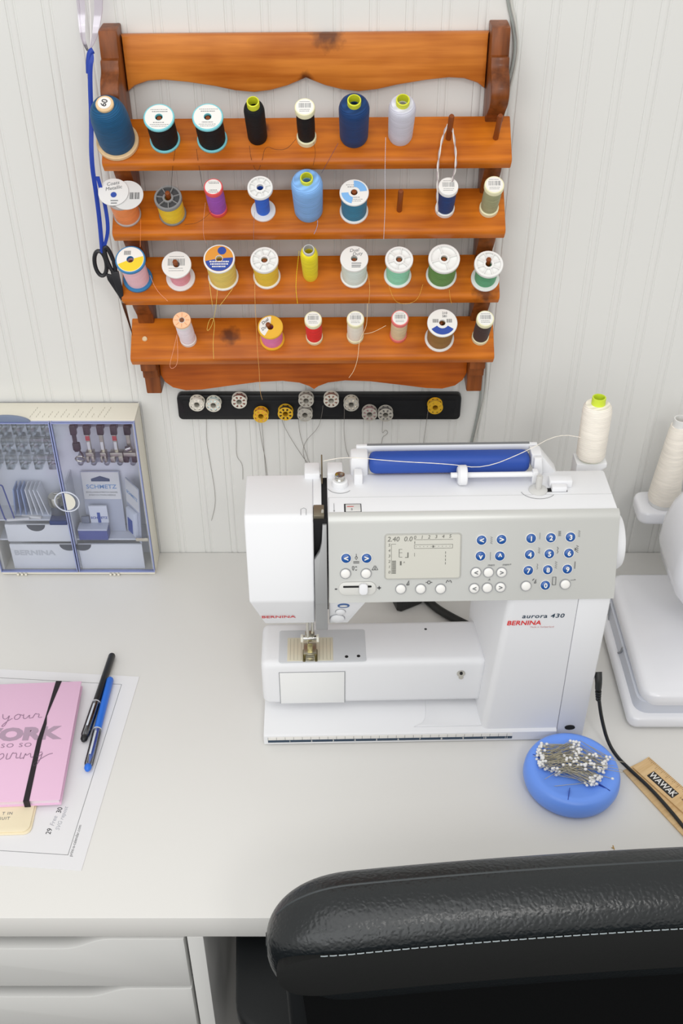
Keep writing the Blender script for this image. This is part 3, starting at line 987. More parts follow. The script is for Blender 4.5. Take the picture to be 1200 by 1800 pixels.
BOB_TAILS = {
    0: [[(-0.1753, -0.0135, 0.995), (-0.1755, -0.010, 0.9761), (-0.1785, -0.008, 0.9448), (-0.1768, -0.008, 0.9173), (-0.1746, -0.008, 0.8843), (-0.1732, -0.008, 0.8602), (-0.1742, -0.008, 0.8356), (-0.1817, -0.008, 0.8084)]],
    2: [[(-0.1382, -0.015, 1.0), (-0.1382, -0.010, 0.9761), (-0.1383, -0.008, 0.9493), (-0.1409, -0.008, 0.9173), (-0.1324, -0.008, 0.9061), (-0.1339, -0.008, 0.8795)]],
    3: [[(-0.1035, -0.02, 0.985), (-0.1035, -0.010, 0.9699), (-0.1032, -0.008, 0.9265), (-0.1021, -0.008, 0.8814)], [(-0.1073, -0.02, 0.985), (-0.1073, -0.010, 0.9699), (-0.1056, -0.008, 0.9403), (-0.1021, -0.008, 0.9173), (-0.1005, -0.008, 0.8814)]],
    4: [[(-0.0767, -0.02, 0.988), (-0.0767, -0.010, 0.9717), (-0.0641, -0.008, 0.9403), (-0.0422, -0.008, 0.9004)]],
    6: [[(-0.0558, -0.02, 0.988), (-0.0558, -0.010, 0.9717), (-0.0541, -0.008, 0.9493), (-0.0457, -0.008, 0.9173), (-0.0399, -0.008, 0.8985)]],
    7: [[(-0.0236, -0.02, 1.006), (-0.0250, -0.0215, 0.9937), (-0.0299, -0.010, 0.9646), (-0.0467, -0.008, 0.9448), (-0.0524, -0.008, 0.9265), (-0.046, -0.008, 0.9004)]],
    8: [[(0.0037, -0.02, 1.003), (0.0035, -0.0215, 0.985), (0.003, -0.010, 0.9628), (0.0053, -0.008, 0.9311), (0.0099, -0.008, 0.9173)]],
    10: [[(0.0533, -0.02, 0.985), (0.0533, -0.010, 0.9538), (0.0568, -0.008, 0.961), (0.0614, -0.008, 0.9574), (0.0586, -0.008, 0.952), (0.0535, -0.008, 0.9500), (0.0524, -0.008, 0.9265)]],
    11: [[(0.1110, -0.02, 0.998), (0.1092, -0.0205, 0.9761), (0.109, -0.008, 0.9493), (0.1085, -0.008, 0.9265)]],
}
SILVER = mat('bobbin_silver', (222, 218, 206), rough=0.35, metal=0.45)
DULL = mat('bobbin_dull', (190, 186, 176), rough=0.38, metal=0.45)
GOLD = mat('bobbin_gold', (232, 184, 48), rough=0.33, metal=0.5)
DUSTY = thread_mat('dusty', (150, 130, 124))
bobs = [(347, -0.1834, 1.0086, SILVER, 'white', (222, 216, 206), 'silver bobbin at the left end of the black magnetic bar'),
        (376, -0.1625, 1.0077, SILVER, 'pale_aqua', (190, 208, 208), 'silver bobbin with pale aqua thread, second from the bar end'),
        (421, -0.1295, 1.0128, SILVER, 'maroon', (120, 66, 56), 'silver bobbin with dark red thread on the black bar'),
        (459, -0.1030, 0.9913, GOLD, 'amber', (206, 140, 60), 'gold bobbin with a pink thread hanging over it'),
        (502, -0.0715, 0.9948, GOLD, 'black_b', (40, 36, 32), 'gold bobbin with black thread beside a stacked silver pair'),
        (538, -0.0448, 1.0145, DULL, 'grey_b', (130, 120, 112), 'upper silver bobbin of the touching vertical pair'),
        (536, -0.0467, 0.9931, DULL, 'grey_c', (160, 156, 150), 'lower silver bobbin of the touching vertical pair'),
        (582, -0.0130, 1.0145, SILVER, 'brown_b', (132, 92, 78), 'silver bobbin with brown thread high on the bar'),
        (617, 0.0123, 1.0086, DULL, 'ivory_b', (196, 188, 172), 'silver bobbin with ivory thread right of the brown one'),
        (649, 0.0358, 0.9939, DULL, 'plum_b', (150, 116, 118), 'left bobbin of the low side-by-side silver pair'),
        (677, 0.0562, 0.9931, DULL, 'charcoal_b', (96, 94, 92), 'right bobbin of the low side-by-side silver pair'),
        (764, 0.1191, 1.0043, GOLD, 'gold_b', (190, 150, 40), 'single gold bobbin at the right end of the bar')]


def bobbin_disc():
    """disc with a ring of round holes, axis Z"""
    R, r_h, ring = 0.0096, 0.00175, 0.0064
    mb = MB()
    n = 8
    for i in range(n):
        a0 = 2 * math.pi * i / n
        seg = 6
        # wedge between a0 and a0+45deg with a hexagonal hole
        inner = [(0.0030 * math.cos(a0 + (2 * math.pi / n) * t / seg), 0.0030 * math.sin(a0 + (2 * math.pi / n) * t / seg)) for t in range(seg + 1)]
        outer = [(R * math.cos(a0 + (2 * math.pi / n) * t / seg), R * math.sin(a0 + (2 * math.pi / n) * t / seg)) for t in range(seg, -1, -1)]
        loop = inner + outer
        am = a0 + math.pi / n
        cx, cy = ring * math.cos(am), ring * math.sin(am)
        m = len(loop)
        hole = []
        for p in loop:
            d = math.atan2(p[1] - cy, p[0] - cx)
            hole.append((cx + r_h * math.cos(d), cy + r_h * math.sin(d)))
        for zt in (0.0, 0.0005):
            vs = [(p[0], p[1], zt) for p in loop] + [(p[0], p[1], zt) for p in hole]
            mb.add(vs, [(j, (j + 1) % m, m + (j + 1) % m, m + j) for j in range(m)])
        mb.add([(p[0], p[1], 0.0) for p in hole] + [(p[0], p[1], 0.0005) for p in hole], [(j, (j + 1) % m, m + (j + 1) % m, m + j) for j in range(m)])
    mb.lathe([(R, 0.0), (R + 0.0002, 0.00025), (R, 0.0005)], 48)
    mb.lathe([(0.0030, 0.0), (0.0030, 0.0005)], 24)
    return mb


disc_me = bobbin_disc().mesh('disc')
for i, (px, x, z, m, tn, trgb, lb) in enumerate(bobs):
    # back disc rests on the bar (y = -0.0187), tilted a little downwards
    b = thing('bobbin', lb, 'bobbin', (x, WY - 0.0127, z + 0.0035), (math.radians(90), 0, 0), 'metal bobbins on the magnetic bar')
    for zz in (0.0, 0.0090):
        me = disc_me.copy()
        me.materials.append(m)
        d = bpy.data.objects.new('disc', me)
        COL.objects.link(d)
        d.parent = b
        d.location = (0, 0, zz)
    MB().lathe([(0.0030, 0.0), (0.0036, 0.0), (0.0036, 0.0095), (0.0030, 0.0095)], 20, closed=True).ob('core', m, b)
    MB().lathe([(0.0037, 0.0007), (0.0074, 0.0007), (0.0077, 0.0047), (0.0074, 0.0088), (0.0037, 0.0088)], 28, closed=True).ob('thread', thread_mat(tn, trgb), b)
    if i in BOB_TAILS:
        M = (Matrix.Translation(b.location) @ b.rotation_euler.to_matrix().to_4x4()).inverted()
        for pts in BOB_TAILS[i]:
            MB().tube([M @ Vector(p) for p in pts], 0.00026, seg=5, smooth=2).ob('thread_tail', mat('tail_grey', (128, 122, 116), rough=0.8), b)

# ------------------------------------------------------------------ scissors on a blue ribbon
BLUE_RIB = mat('ribbon_blue', (22, 58, 158), rough=0.55, bump=(900, 0.3, 0.0003))
path = chaikin([(-0.2530, -0.047, 1.4445), (-0.2523, -0.050, 1.438), (-0.2545, -0.052, 1.4318), (-0.2569, -0.054, 1.4121), (-0.2590, -0.058, 1.3833), (-0.2630, -0.070, 1.3414), (-0.2640, -0.064, 1.3039), (-0.2650, -0.062, 1.2716), (-0.2676, -0.060, 1.2330)], 2)
mb = MB()
vs, fs = [], []
for i, p in enumerate(path):
    w = 0.0024
    vs += [(p[0] - w, p[1] - 0.0009, p[2]), (p[0], p[1] - 0.0016, p[2]), (p[0] + w, p[1] - 0.0006, p[2]), (p[0], p[1] + 0.0008, p[2])]
for i in range(len(path) - 1):
    for k in range(4):
        a, b = i * 4 + k, i * 4 + (k + 1) % 4
        fs.append((a, b, b + 4, a + 4))
mb.add(vs, fs)
p2 = chaikin([(-0.2660, -0.0610, 1.2370), (-0.2580, -0.064, 1.2560), (-0.2555, -0.066, 1.2716), (-0.2560, -0.066, 1.2943), (-0.2595, -0.067, 1.3229)], 2)
vs, fs = [], []
for p in p2:
    w = 0.0020
    vs += [(p[0] - w, p[1] - 0.0006, p[2]), (p[0] + w, p[1] - 0.0006, p[2]), (p[0] + w, p[1] + 0.0004, p[2]), (p[0] - w, p[1] + 0.0004, p[2])]
for i in range(len(p2) - 1):
    for k in range(4):
        a, b = i * 4 + k, i * 4 + (k + 1) % 4
        fs.append((a, b, b + 4, a + 4))
mb.add(vs, fs)
lan = thing('ribbon', 'royal blue ribbon hanging down the left side of the rack', 'ribbon')
mb.ob('band', BLUE_RIB, lan)
MB().tube([(-0.2510, -0.046, 1.4452), (-0.2540, -0.0475, 1.4440), (-0.2565, -0.049, 1.4350), (-0.2578, -0.050, 1.4240)], lambda t: 0.0033 - 0.0008 * t, seg=10, smooth=2).ob('knot', BLUE_RIB, lan)

sc = thing('scissors', 'black-handled scissors hanging closed from the blue ribbon', 'scissors', (-0.2625, -0.0590, 1.2170), (0, math.radians(-9), 0))
HND = mat('handle_black', (26, 27, 32), rough=0.42)


def ring(cx, cz, rx, rz, r, tilt, seg=26):
    pts = []
    for i in range(seg):
        a = 2 * math.pi * i / seg
        x, z = rx * math.cos(a), rz * math.sin(a)
        pts.append((cx + x * math.cos(tilt) - z * math.sin(tilt), 0, cz + x * math.sin(tilt) + z * math.cos(tilt)))
    return pts


h1 = MB().tube(ring(-0.0088, 0.004, 0.0066, 0.0150, 0, -0.15), 0.0024, seg=8, closed=True)
h1.prism([(-0.0060, -0.008), (0.0030, -0.012), (0.0066, -0.034), (0.0050, -0.040), (0.0006, -0.038), (-0.0060, -0.016)], -0.0030, 0.0, axis='Y', bev=0.0008)
h1.ob('handle', HND, sc)
h2 = MB().tube([(p[0], p[1] - 0.0034, p[2]) for p in ring(0.0040, 0.008, 0.0034, 0.0155, 0, 0.05)], 0.0024, seg=8, closed=True)
h2.prism([(0.0010, -0.006), (0.0100, -0.006), (0.0085, -0.030), (0.0060, -0.041), (0.0018, -0.039)], -0.0064, -0.0034, axis='Y', bev=0.0008)
h2.ob('handle', HND, sc)
MB().prism([(0.0008, -0.037), (0.0052, -0.038), (0.0034, -0.082), (0.0024, -0.088)], -0.0022, -0.0008, axis='Y', bev=0.0003).ob('blade', CHROME, sc)
MB().prism([(0.0022, -0.038), (0.0066, -0.036), (0.0042, -0.080), (0.0030, -0.089)], -0.0048, -0.0034, axis='Y', bev=0.0003).ob('blade', mat('blade_brown', (110, 70, 52), rough=0.25, metal=0.9), sc)
MB().lathe([(0, 0.0068), (0.0016, 0.0066), (0.0019, 0.006), (0.0019, 0.0)], 14, M=Matrix.Translation((0.0045, 0, -0.043)) @ Matrix.Rotation(math.radians(90), 4, 'X')).ob('pivot', STEEL, sc)

# clear ribbon loop above the rack
CLEAR = clear_mat('clear_film', (0.93, 0.90, 0.96, 1), gloss=0.10, rough=0.15)
mb = MB()
for pts in ([(-0.2600, -0.022, 1.56), (-0.2615, -0.022, 1.4866), (-0.2637, -0.024, 1.4630), (-0.2620, -0.034, 1.4520), (-0.2560, -0.047, 1.4450)],
            [(-0.2400, -0.022, 1.56), (-0.2430, -0.022, 1.4866), (-0.2490, -0.024, 1.4630), (-0.2515, -0.034, 1.4520), (-0.2545, -0.047, 1.4450)]):
    pts = chaikin(pts, 3)
    vs, fs = [], []
    for i, p in enumerate(pts):
        t = i / (len(pts) - 1)
        w = 0.0052 * (1 - t) + 0.0006
        vs += [(p[0] - w, p[1] - 0.001, p[2]), (p[0] + w, p[1], p[2]), (p[0] + w, p[1] + 0.0004, p[2]), (p[0] - w, p[1] - 0.0006, p[2])]
    for i in range(len(pts) - 1):
        for k in range(4):
            a, b = i * 4 + k, i * 4 + (k + 1) % 4
            fs.append((a, b, b + 4, a + 4))
    mb.add(vs, fs)
loop = thing('film_ribbon', 'clear shiny ribbon loop above the left end of the rack', 'ribbon')
mb.ob('band', CLEAR, loop)
MB().tube([(-0.2518, -0.024, 1.56), (-0.2520, -0.024, 1.4866), (-0.2546, -0.030, 1.4541), (-0.2535, -0.046, 1.4440)], 0.0007, seg=6, smooth=2).ob('string', mat('string_white', (226, 222, 222), rough=0.5), loop)
mb = MB().tube([(-0.2645, -0.020, 1.56), (-0.2632, -0.021, 1.4866), (-0.2655, -0.023, 1.4630), (-0.2640, -0.033, 1.4520), (-0.2565, -0.0462, 1.4450)], 0.0003, seg=5, smooth=2)
mb.tube([(-0.2375, -0.020, 1.56), (-0.2390, -0.021, 1.4866), (-0.2450, -0.023, 1.4630), (-0.2490, -0.033, 1.4520), (-0.2540, -0.0462, 1.4450)], 0.0003, seg=5, smooth=2)
mb.ob('edge', mat('film_edge', (190, 176, 186), rough=0.4), loop)

# cable hanging behind the rack
cab = thing('wall_cable', 'thin grey twin cable running down the wall behind the rack', 'cable')
GREYC = mat('cable_grey', (196, 196, 190), rough=0.4)
for dx in (0.0, 0.0036):
    MB().tube([(0.1600 + dx, -0.0085, 1.53), (0.1679 + dx, -0.0085, 1.4834), (0.1758 + dx, -0.0085, 1.4616), (0.1815 + dx, -0.0085, 1.4337), (0.1750 + dx, -0.0085, 1.39), (0.1640 + dx, -0.0085, 1.32), (0.1640 + dx * 2, -0.0085, 1.18), (0.1730 + dx * 2, -0.0085, 1.09), (0.1790 + dx * 1.6, -0.0085, 1.0249), (0.1762 + dx, -0.0085, 0.9818), (0.1701 + dx, -0.0085, 0.9325), (0.1640 + dx, -0.0085, 0.85), (0.158 + dx, -0.0085, 0.7530)], 0.0013, seg=8, smooth=2).ob('wire', GREYC if dx else mat('cable_dark', (150, 156, 152), rough=0.4), cab)

# ------------------------------------------------------------------ accessory box
BX0, BX1 = -0.473, -0.2597
BZ0, BZ1 = ZD + 0.0005, 1.0045
BYF, BYB = -0.056, -0.0095
BOXM = mat('box_cream', (228, 224, 210), rough=0.42)
BOXI = mat('box_inside', (226, 228, 232), rough=0.5)
box = thing('accessory_box', 'cream sewing accessory box with clear bluish doors standing against wall', 'box', (0, 0, 0))
MB().box(BX0, BX1, BYB - 0.003, BYB, BZ0, BZ1, bev=0.0008).ob('back', BOXI, box)
MB().box(BX0, BX1, BYF + 0.004, BYB, BZ1 - 0.004, BZ1, bev=0.0012).ob('top', BOXM, box)
MB().box(BX0, BX1, BYF + 0.0, BYB, BZ0, BZ0 + 0.004, bev=0.0012).ob('bottom', BOXM, box)
for xa, xb in ((BX0, BX0 + 0.004), (BX1 - 0.004, BX1)):
    MB().box(xa, xb, BYF + 0.004, BYB, BZ0 + 0.004, BZ1 - 0.004, bev=0.0008).ob('side', BOXM, box)
MB().box(BX0 + 0.004, BX1 - 0.004, BYF + 0.012, BYB - 0.003, 0.8030, 0.8055).ob('shelf', BOXI, box)
MB().box(BX0 + 0.004, -0.3650, BYF + 0.012, BYB - 0.003, 0.8370, 0.8390).ob('shelf', BOXI, box)
MB().box(-0.3655, -0.3635, BYF + 0.010, BYB - 0.003, BZ0 + 0.004, 0.90).ob('divider', BOXI, box)
DRAWER_W = mat('drawer_white', (238, 238, 236), rough=0.4)


def box_drawer(xa, xb, za, zb, notch_x):
    d = MB().box(xa, xb, BYF + 0.006, BYF + 0.009, za, zb, bev=0.0006).ob('drawer', DRAWER_W, box)
    # half-round finger notch, dark inside
    pts = [(notch_x + 0.0125 * math.cos(math.pi + math.pi * i / 12), zb - 0.0002 + 0.0105 * math.sin(math.pi + math.pi * i / 12)) for i in range(13)]
    MB().prism(pts, BYF + 0.0054, BYF + 0.0060, axis='Y').ob('finger_notch', mat('notch_grey', (70, 74, 82), rough=0.6), d)
    return d


box_drawer(-0.4560, -0.3690, 0.8050, 0.8345, -0.4135)
d2 = box_drawer(-0.4560, -0.3670, 0.7560, 0.8000, -0.3745)
text('lettering', 'BERNINA', 0.0118, mat('emboss_white', (205, 206, 206), rough=0.4), d2, frame((-0.4235, BYF + 0.0056, 0.7850), (1, 0, 0), (0, 0, 1)), bold=0.03, sx=1.15)
box_drawer(-0.3620, -0.2740, 0.7560, 0.8000, -0.3560)
# clear presser foot holders on the left
GLASSY = clear_mat('clear_holder', (0.90, 0.93, 0.95, 1), gloss=0.12, rough=0.2)
mb = MB()
for row, (z, n) in enumerate(((0.985, 5), (0.958, 5), (0.930, 5))):
    mb.box(-0.466, -0.3720, -0.0360, -0.0335, z, z + 0.010, bev=0.0008)
    for i in range(n):
        x = -0.460 + i * 0.0185
        mb.box(x, x + 0.0105, -0.0335, -0.014, z - 0.016, z + 0.004, bev=0.0015)
mb.ob('foot_holder', GLASSY, box)
# peg bars for presser feet on the right
for z, yy in ((0.981, -0.026), (0.925, -0.026)):
    bar = MB().box(-0.3480, -0.2680, yy, -0.0125, z - 0.004, z + 0.004, bev=0.001).ob('peg_bar', mat('peg_bar_grey', (150, 156, 166), rough=0.4), box)
    for i in range(5):
        MB().lathe([(0, 0.009), (0.0036, 0.008), (0.0042, 0.005), (0.0030, 0.0)], 16, M=Matrix.Translation((-0.3425 + i * 0.0172, yy, z)) @ Matrix.Rotation(math.radians(90), 4, 'X')).ob('peg', mat('peg_dark', (70, 74, 84), rough=0.4) if z > 0.95 else GLASSY, bar)
# doors
DOOR = clear_mat('door_blue', (0.94, 0.955, 0.995, 1), gloss=0.01, rough=0.1)
DOORE = mat('door_edge', (96, 112, 176), rough=0.25)
for xa, xb in ((BX0 - 0.0005, -0.3662), (-0.3648, BX1 + 0.0003)):
    dr = MB().box(xa, xb, BYF - 0.0015, BYF + 0.0005, BZ0 + 0.006, BZ1 - 0.001).ob('door', DOOR, box, smooth=False)
    for ea in (xa, xb - 0.0014):
        MB().box(ea, ea + 0.0014, BYF - 0.0019, BYF + 0.0040, BZ0 + 0.0055, BZ1 - 0.0008, bev=0.0003).ob('door_edge', mat('door_edge_clear', (150, 160, 205), rough=0.2), dr)
    for za in (BZ0 + 0.0055, BZ1 - 0.0022):
        MB().box(xa + 0.0015, xb - 0.0015, BYF - 0.0019, BYF + 0.0035, za, za + 0.0012, bev=0.0003).ob('door_edge', MATS['door_edge_clear'], dr)
MB().tube([(x, BYF - 0.0023, z) for x, z in [(-0.3625 + 0.0160 * math.cos(2 * math.pi * i / 28), 0.8800 + 0.0160 * math.sin(2 * math.pi * i / 28)) for i in range(28)]], 0.0009, seg=6, closed=True).ob('finger_ring', mat('ring_clear', (206, 212, 226), rough=0.2), box)
MB().prism([(-0.3640 + 0.0125 * math.cos(math.radians(a)), 0.8800 + 0.0140 * math.sin(math.radians(a))) for a in range(-90, 91, 15)], BYF - 0.0022, BYF - 0.0016, axis='Y').ob('latch_plate', mat('latch_cream', (222, 220, 208), rough=0.5), box)
MB().box(-0.2790, -0.2620, BYF - 0.0032, BYF - 0.0016, 0.8130, 0.8185, bev=0.0006).ob('latch', CHROME, box)
for hx in (-0.4520, -0.4465, -0.4410, -0.3230, -0.3175, -0.3120):
    MB().box(hx, hx + 0.003, BYF - 0.0030, BYF + 0.0, BZ0, BZ0 + 0.0035, bev=0.0006).ob('hinge_lug', BOXM, box)
MB().prism([(-0.4200 + 0.0300 * math.cos(math.radians(a)), 1.0030 + 0.0100 * math.sin(math.radians(a))) for a in range(0, 181, 12)], BYF + 0.0006, BYF + 0.0036, axis='Y', bev=0.0005).ob('door_tab', mat('tab_slate', (120, 132, 156), rough=0.3), box)
# vents: slanted print rows on the top face
mb = MB()
for i in range(13):
    x = -0.3925 + i * 0.0078
    n = random.Random(i).randint(2, 5)
    for j in range(n):
        mb.box(x + j * 0.0011, x + 0.0006 + j * 0.0011, -0.0460 + j * 0.0050, -0.0418 + j * 0.0050, BZ1, BZ1 + 0.0001)
mb.ob('print', mat('print_taupe', (168, 162, 148), rough=0.7), box)

# presser feet hanging on the pegs (things in the box)
FEET = [(-0.3425, 'dark round-ended presser foot hanging leftmost behind the clear door', 0), (-0.3253, 'presser foot with red mark hanging second from the left', 1), (-0.3081, 'slim steel presser foot hanging in the middle of the row', 2), (-0.2909, 'wide steel presser foot with red mark hanging fourth', 3), (-0.2737, 'bulky metal presser foot hanging at the right end of the row', 4)]
DKSTEEL = mat('dark_steel', (74, 70, 70), rough=0.3, metal=0.9)
for x, lb, kind in FEET:
    f = thing('presser_foot', lb, 'presser foot', (x, -0.0400, 0.9850), (0, 0, 0), 'presser feet in the accessory box')
    sm = DKSTEEL if kind == 0 else STEEL
    MB().box(-0.0042, 0.0042, -0.0030, 0.0030, -0.010, 0.004, bev=0.0012).ob('clamp', DKSTEEL, f)
    MB().box(-0.0026, 0.0026, -0.0024, 0.0012, -0.036, -0.010, bev=0.0006).ob('shank', sm, f)
    if kind in (1, 3):
        MB().box(-0.0028, 0.0028, -0.0030, -0.0022, -0.018, -0.011, bev=0.0003).ob('red_mark', mat('mark_red', (196, 70, 70), rough=0.5), f)
    if kind in (1, 2, 3):
        MB().box(-0.0020, 0.0020, -0.0031, -0.0023, -0.032, -0.020, bev=0.0003).ob('number_plate', PAPER, f)
    if kind == 0:
        MB().box(-0.0040, 0.0060, -0.0040, 0.0020, -0.034, -0.022, bev=0.002).ob('spring_case', DKSTEEL, f)
        MB().tube([(0.003 + 0.006 * math.cos(2 * math.pi * i / 16), -0.002, -0.047 + 0.004 * math.sin(2 * math.pi * i / 16)) for i in range(16)], 0.0011, seg=6, closed=True).ob('toe_ring', STEEL, f)
        MB().tube([(0.004, -0.002, -0.034), (0.007, -0.002, -0.041), (0.007, -0.002, -0.045)], 0.0012, seg=6).ob('rod', DKSTEEL, f)
    else:
        w = {1: 0.0055, 2: 0.0042, 3: 0.0085, 4: 0.0085}[kind]
        MB().box(-w, w, -0.0060, 0.0040, -0.042, -0.035, bev=0.0012).ob('sole', STEEL, f)
        MB().box(-w, -w * 0.25, -0.0070, 0.0030, -0.050, -0.041, bev=0.001).ob('toe', STEEL if kind != 4 else DKSTEEL, f)
        MB().box(w * 0.25, w, -0.0070, 0.0030, -0.050, -0.041, bev=0.001).ob('toe', STEEL if kind != 4 else DKSTEEL, f)
        if kind == 4:
            MB().lathe([(0, 0.004), (0.004, 0.0035), (0.004, -0.0035), (0, -0.004)], 14, M=Matrix.Translation((0.0, -0.005, -0.028)) @ Matrix.Rotation(1.2, 4, 'Y')).ob('roller', CHROME, f)

# needle packets and needle case
CARD = mat('card_grey', (190, 194, 206), rough=0.6)
pk = thing('needle_card', 'white and grey needle card reading SCHMETZ standing in the box', 'needle card', (-0.3240, -0.0280, 0.8060), (math.radians(-6), 0, 0))
MB().box(-0.0260, 0.0260, 0.0, 0.0012, 0.0, 0.0950, bev=0.0003).ob('card', CARD, pk)
MB().box(-0.0250, 0.0250, -0.0006, -0.0001, 0.0520, 0.0940).ob('header', PAPER, pk)
text('lettering', 'SCHMETZ', 0.0088, mat('print_cyan', (120, 160, 206), rough=0.5), pk, frame((0.0, -0.0008, 0.0715), (1, 0, 0), (0, 0, 1)), bold=0.01, sx=1.05)
mb = MB().prism([(-0.0125, 0.0800), (0.0125, 0.0800), (0.0125, 0.0840), (0.0, 0.0885), (-0.0125, 0.0840)], -0.0009, -0.0007, axis='Y')
mb.ob('emblem', mat('print_slate', (86, 98, 124), rough=0.5), pk)
text('lettering', 'ZWILLINGS-STRETCH-NADEL', 0.0030, PRINT_GREY, pk, frame((0.0, -0.0008, 0.0630), (1, 0, 0), (0, 0, 1)), sx=1.1)
text('lettering', 'STRETCH TWIN NEEDLE', 0.0030, PRINT_GREY, pk, frame((0.0, -0.0008, 0.0585), (1, 0, 0), (0, 0, 1)), sx=1.1)
pk = thing('needle_card', 'second needle card leaning at the right, turned sideways', 'needle card', (-0.2850, -0.0400, 0.8060), (math.radians(-4), 0, math.radians(-52)))
MB().box(-0.0150, 0.0200, 0.0, 0.0012, 0.0, 0.0900, bev=0.0003).ob('card', CARD, pk)
MB().box(-0.0145, 0.0195, -0.0006, -0.0001, 0.0520, 0.0890).ob('header', PAPER, pk)
text('lettering', 'SCHMETZ', 0.0066, MATS['print_cyan'], pk, frame((0.0025, -0.0008, 0.0700), (1, 0, 0), (0, 0, 1)), bold=0.01)
MB().box(-0.0080, 0.0140, -0.0060, -0.0002, 0.0100, 0.0480, bev=0.0008).ob('blister', mat('blister_white', (222, 226, 234), rough=0.3), pk)
MB().box(-0.0030, 0.0090, -0.0066, -0.0060, 0.0120, 0.0340).ob('blue_print', MATS['print_blue'], pk)
nc = thing('needle_case', 'small blue and white needle case reading SCHMETZ with open lid', 'needle case', (-0.3370, -0.0400, 0.8060))
MB().box(-0.0220, 0.0180, -0.0080, 0.0080, 0.0, 0.0160, bev=0.0008).ob('base', mat('case_blue', (74, 86, 158), rough=0.4), nc)
MB().box(-0.0220, 0.0180, -0.0080, 0.0080, 0.0161, 0.0190, bev=0.0005).ob('tray', mat('case_tray', (206, 210, 222), rough=0.3), nc)
MB().box(-0.0060, 0.0190, 0.0060, 0.0090, 0.0190, 0.0480, bev=0.0008, M=Matrix.Identity(4)).ob('lid', mat('case_lid', (228, 230, 236), rough=0.3), nc)
text('lettering', 'SCHMETZ', 0.0052, MATS['print_blue'], nc, frame((0.0065, 0.0058, 0.0280), (1, 0, 0), (0, 0, 1)), bold=0.02)
MB().box(0.0045, 0.0085, 0.0054, 0.0059, 0.0200, 0.0370).ob('blue_print', MATS['print_blue'], nc)
MB().box(-0.0180, -0.0070, 0.0050, 0.0080, 0.0190, 0.0300, bev=0.0005).ob('needle_rack', mat('needle_grey', (120, 126, 142), rough=0.4), nc)
# left compartment: card file, blue clip, bobbin case, spare screws
fr = thing('card_rack', 'fan-shaped white holder of sewing plates in the left compartment', 'holder', (-0.4180, -0.0300, 0.8395))
MB().box(-0.0280, 0.0250, -0.0090, 0.0120, 0.0, 0.0040, bev=0.001).ob('base', mat('rack_grey', (190, 196, 206), rough=0.4), fr)
for i in range(7):
    a = math.radians(6 - 3 * i)
    MB().box(-0.0008, 0.0008, -0.0090, 0.0120, 0.0, 0.0430, bev=0.0004, M=Matrix.Translation((-0.024 + i * 0.0075, 0, 0.003)) @ Matrix.Rotation(a, 4, 'Y')).ob('plate', mat('rack_plate', (226, 228, 232), rough=0.35) if i > 2 else mat('rack_plate_blue', (150, 168, 206), rough=0.35), fr)
cl = thing('gauge_frame', 'dark blue rectangular plastic frame in the left compartment', 'frame', (-0.4480, -0.0460, 0.8395), (0, math.radians(-6), 0))
MB().tube([(x, 0, z + 0.001) for x, z in rrect(-0.0065, 0.0065, 0.0, 0.058, 0.003, 3)], 0.0010, seg=6, closed=True).ob('frame', mat('frame_blue', (36, 60, 150), rough=0.3), cl)
bc = thing('bobbin_case', 'steel bobbin case on its stand in the left compartment', 'bobbin case', (-0.3840, -0.0360, 0.8395))
MB().lathe([(0, 0), (0.009, 0), (0.0085, 0.012), (0.0060, 0.020), (0, 0.020)], 24).ob('stand', mat('stand_dark', (74, 80, 94), rough=0.4), bc)
MB().lathe([(0, 0.020), (0.0095, 0.020), (0.0100, 0.022), (0.0100, 0.032), (0.0090, 0.034), (0, 0.034)], 28).ob('case', STEEL, bc)
MB().box(-0.002, 0.012, -0.0015, 0.0015, 0.036, 0.0395, bev=0.0008).ob('latch', CHROME, bc)
for i, (x, w, r) in enumerate(((-0.437, 0.030, 0.10), (-0.420, 0.028, -0.18))):
    st = MB().box(-w / 2, w / 2, -0.0022, 0.0022, 0.0, 0.0035, bev=0.0006).ob('stick', PAPER, loc=(x, -0.0455 + 0.0055 * i, 0.8395), rot=(0, 0, r))
    tag(st, ('white marking stick lying in front of the plate holder', 'white marking stick lying behind another before the plates')[i], 'stick', 'marking sticks in the accessory box')
bk = MB().box(-0.0140, 0.0090, -0.0080, 0.0060, 0.0, 0.0060, bev=0.0005).ob('needle_booklet', mat('booklet_blue', (60, 76, 128), rough=0.5), loc=(-0.3780, -0.0490, 0.8395 - 0.0))
tag(bk, 'small dark blue booklet in front of the bobbin case', 'booklet')

# ------------------------------------------------------------------ calendar sheet, notebooks, pens
ang = math.atan2(-0.2501 + 0.5284, -0.2536 + 0.2741) - math.pi / 2     # sheet leans a few degrees
sheet = thing('calendar_sheet', 'white printed calendar sheet under the pink notebook and pens', 'paper', (-0.2741, -0.5284, ZD + 0.0002), (0, 0, ang))
MB().box(-0.2160, 0.0, 0.0, 0.2790, 0.0, 0.0004).ob('sheet', mat('paper_white', (228, 228, 231), rough=0.7), sheet)
mb = MB()
ix0, ix1, iy0, iy1 = -0.2000, -0.0195, 0.0175, 0.2640
for a in ((ix0, ix1, iy0, iy0 + 0.0006), (ix0, ix1, iy1, iy1 + 0.0006), (ix1, ix1 + 0.0006, iy0, iy1 + 0.0006), (ix0, ix0 + 0.0006, iy0, iy1)):
    mb.box(a[0], a[1], a[2], a[3], 0.0004, 0.00045)
mb.ob('border', PRINT_GREY, sheet)
for body, x, y, sz, m in (('29', -0.0476, 0.0455, 0.0080, PRINT), ('30', -0.0440, 0.0735, 0.0080, PRINT)):
    text('lettering', body, sz, m, sheet, frame((x, y, 0.00050), (0.05, 1, 0), (-1, 0.05, 0)))
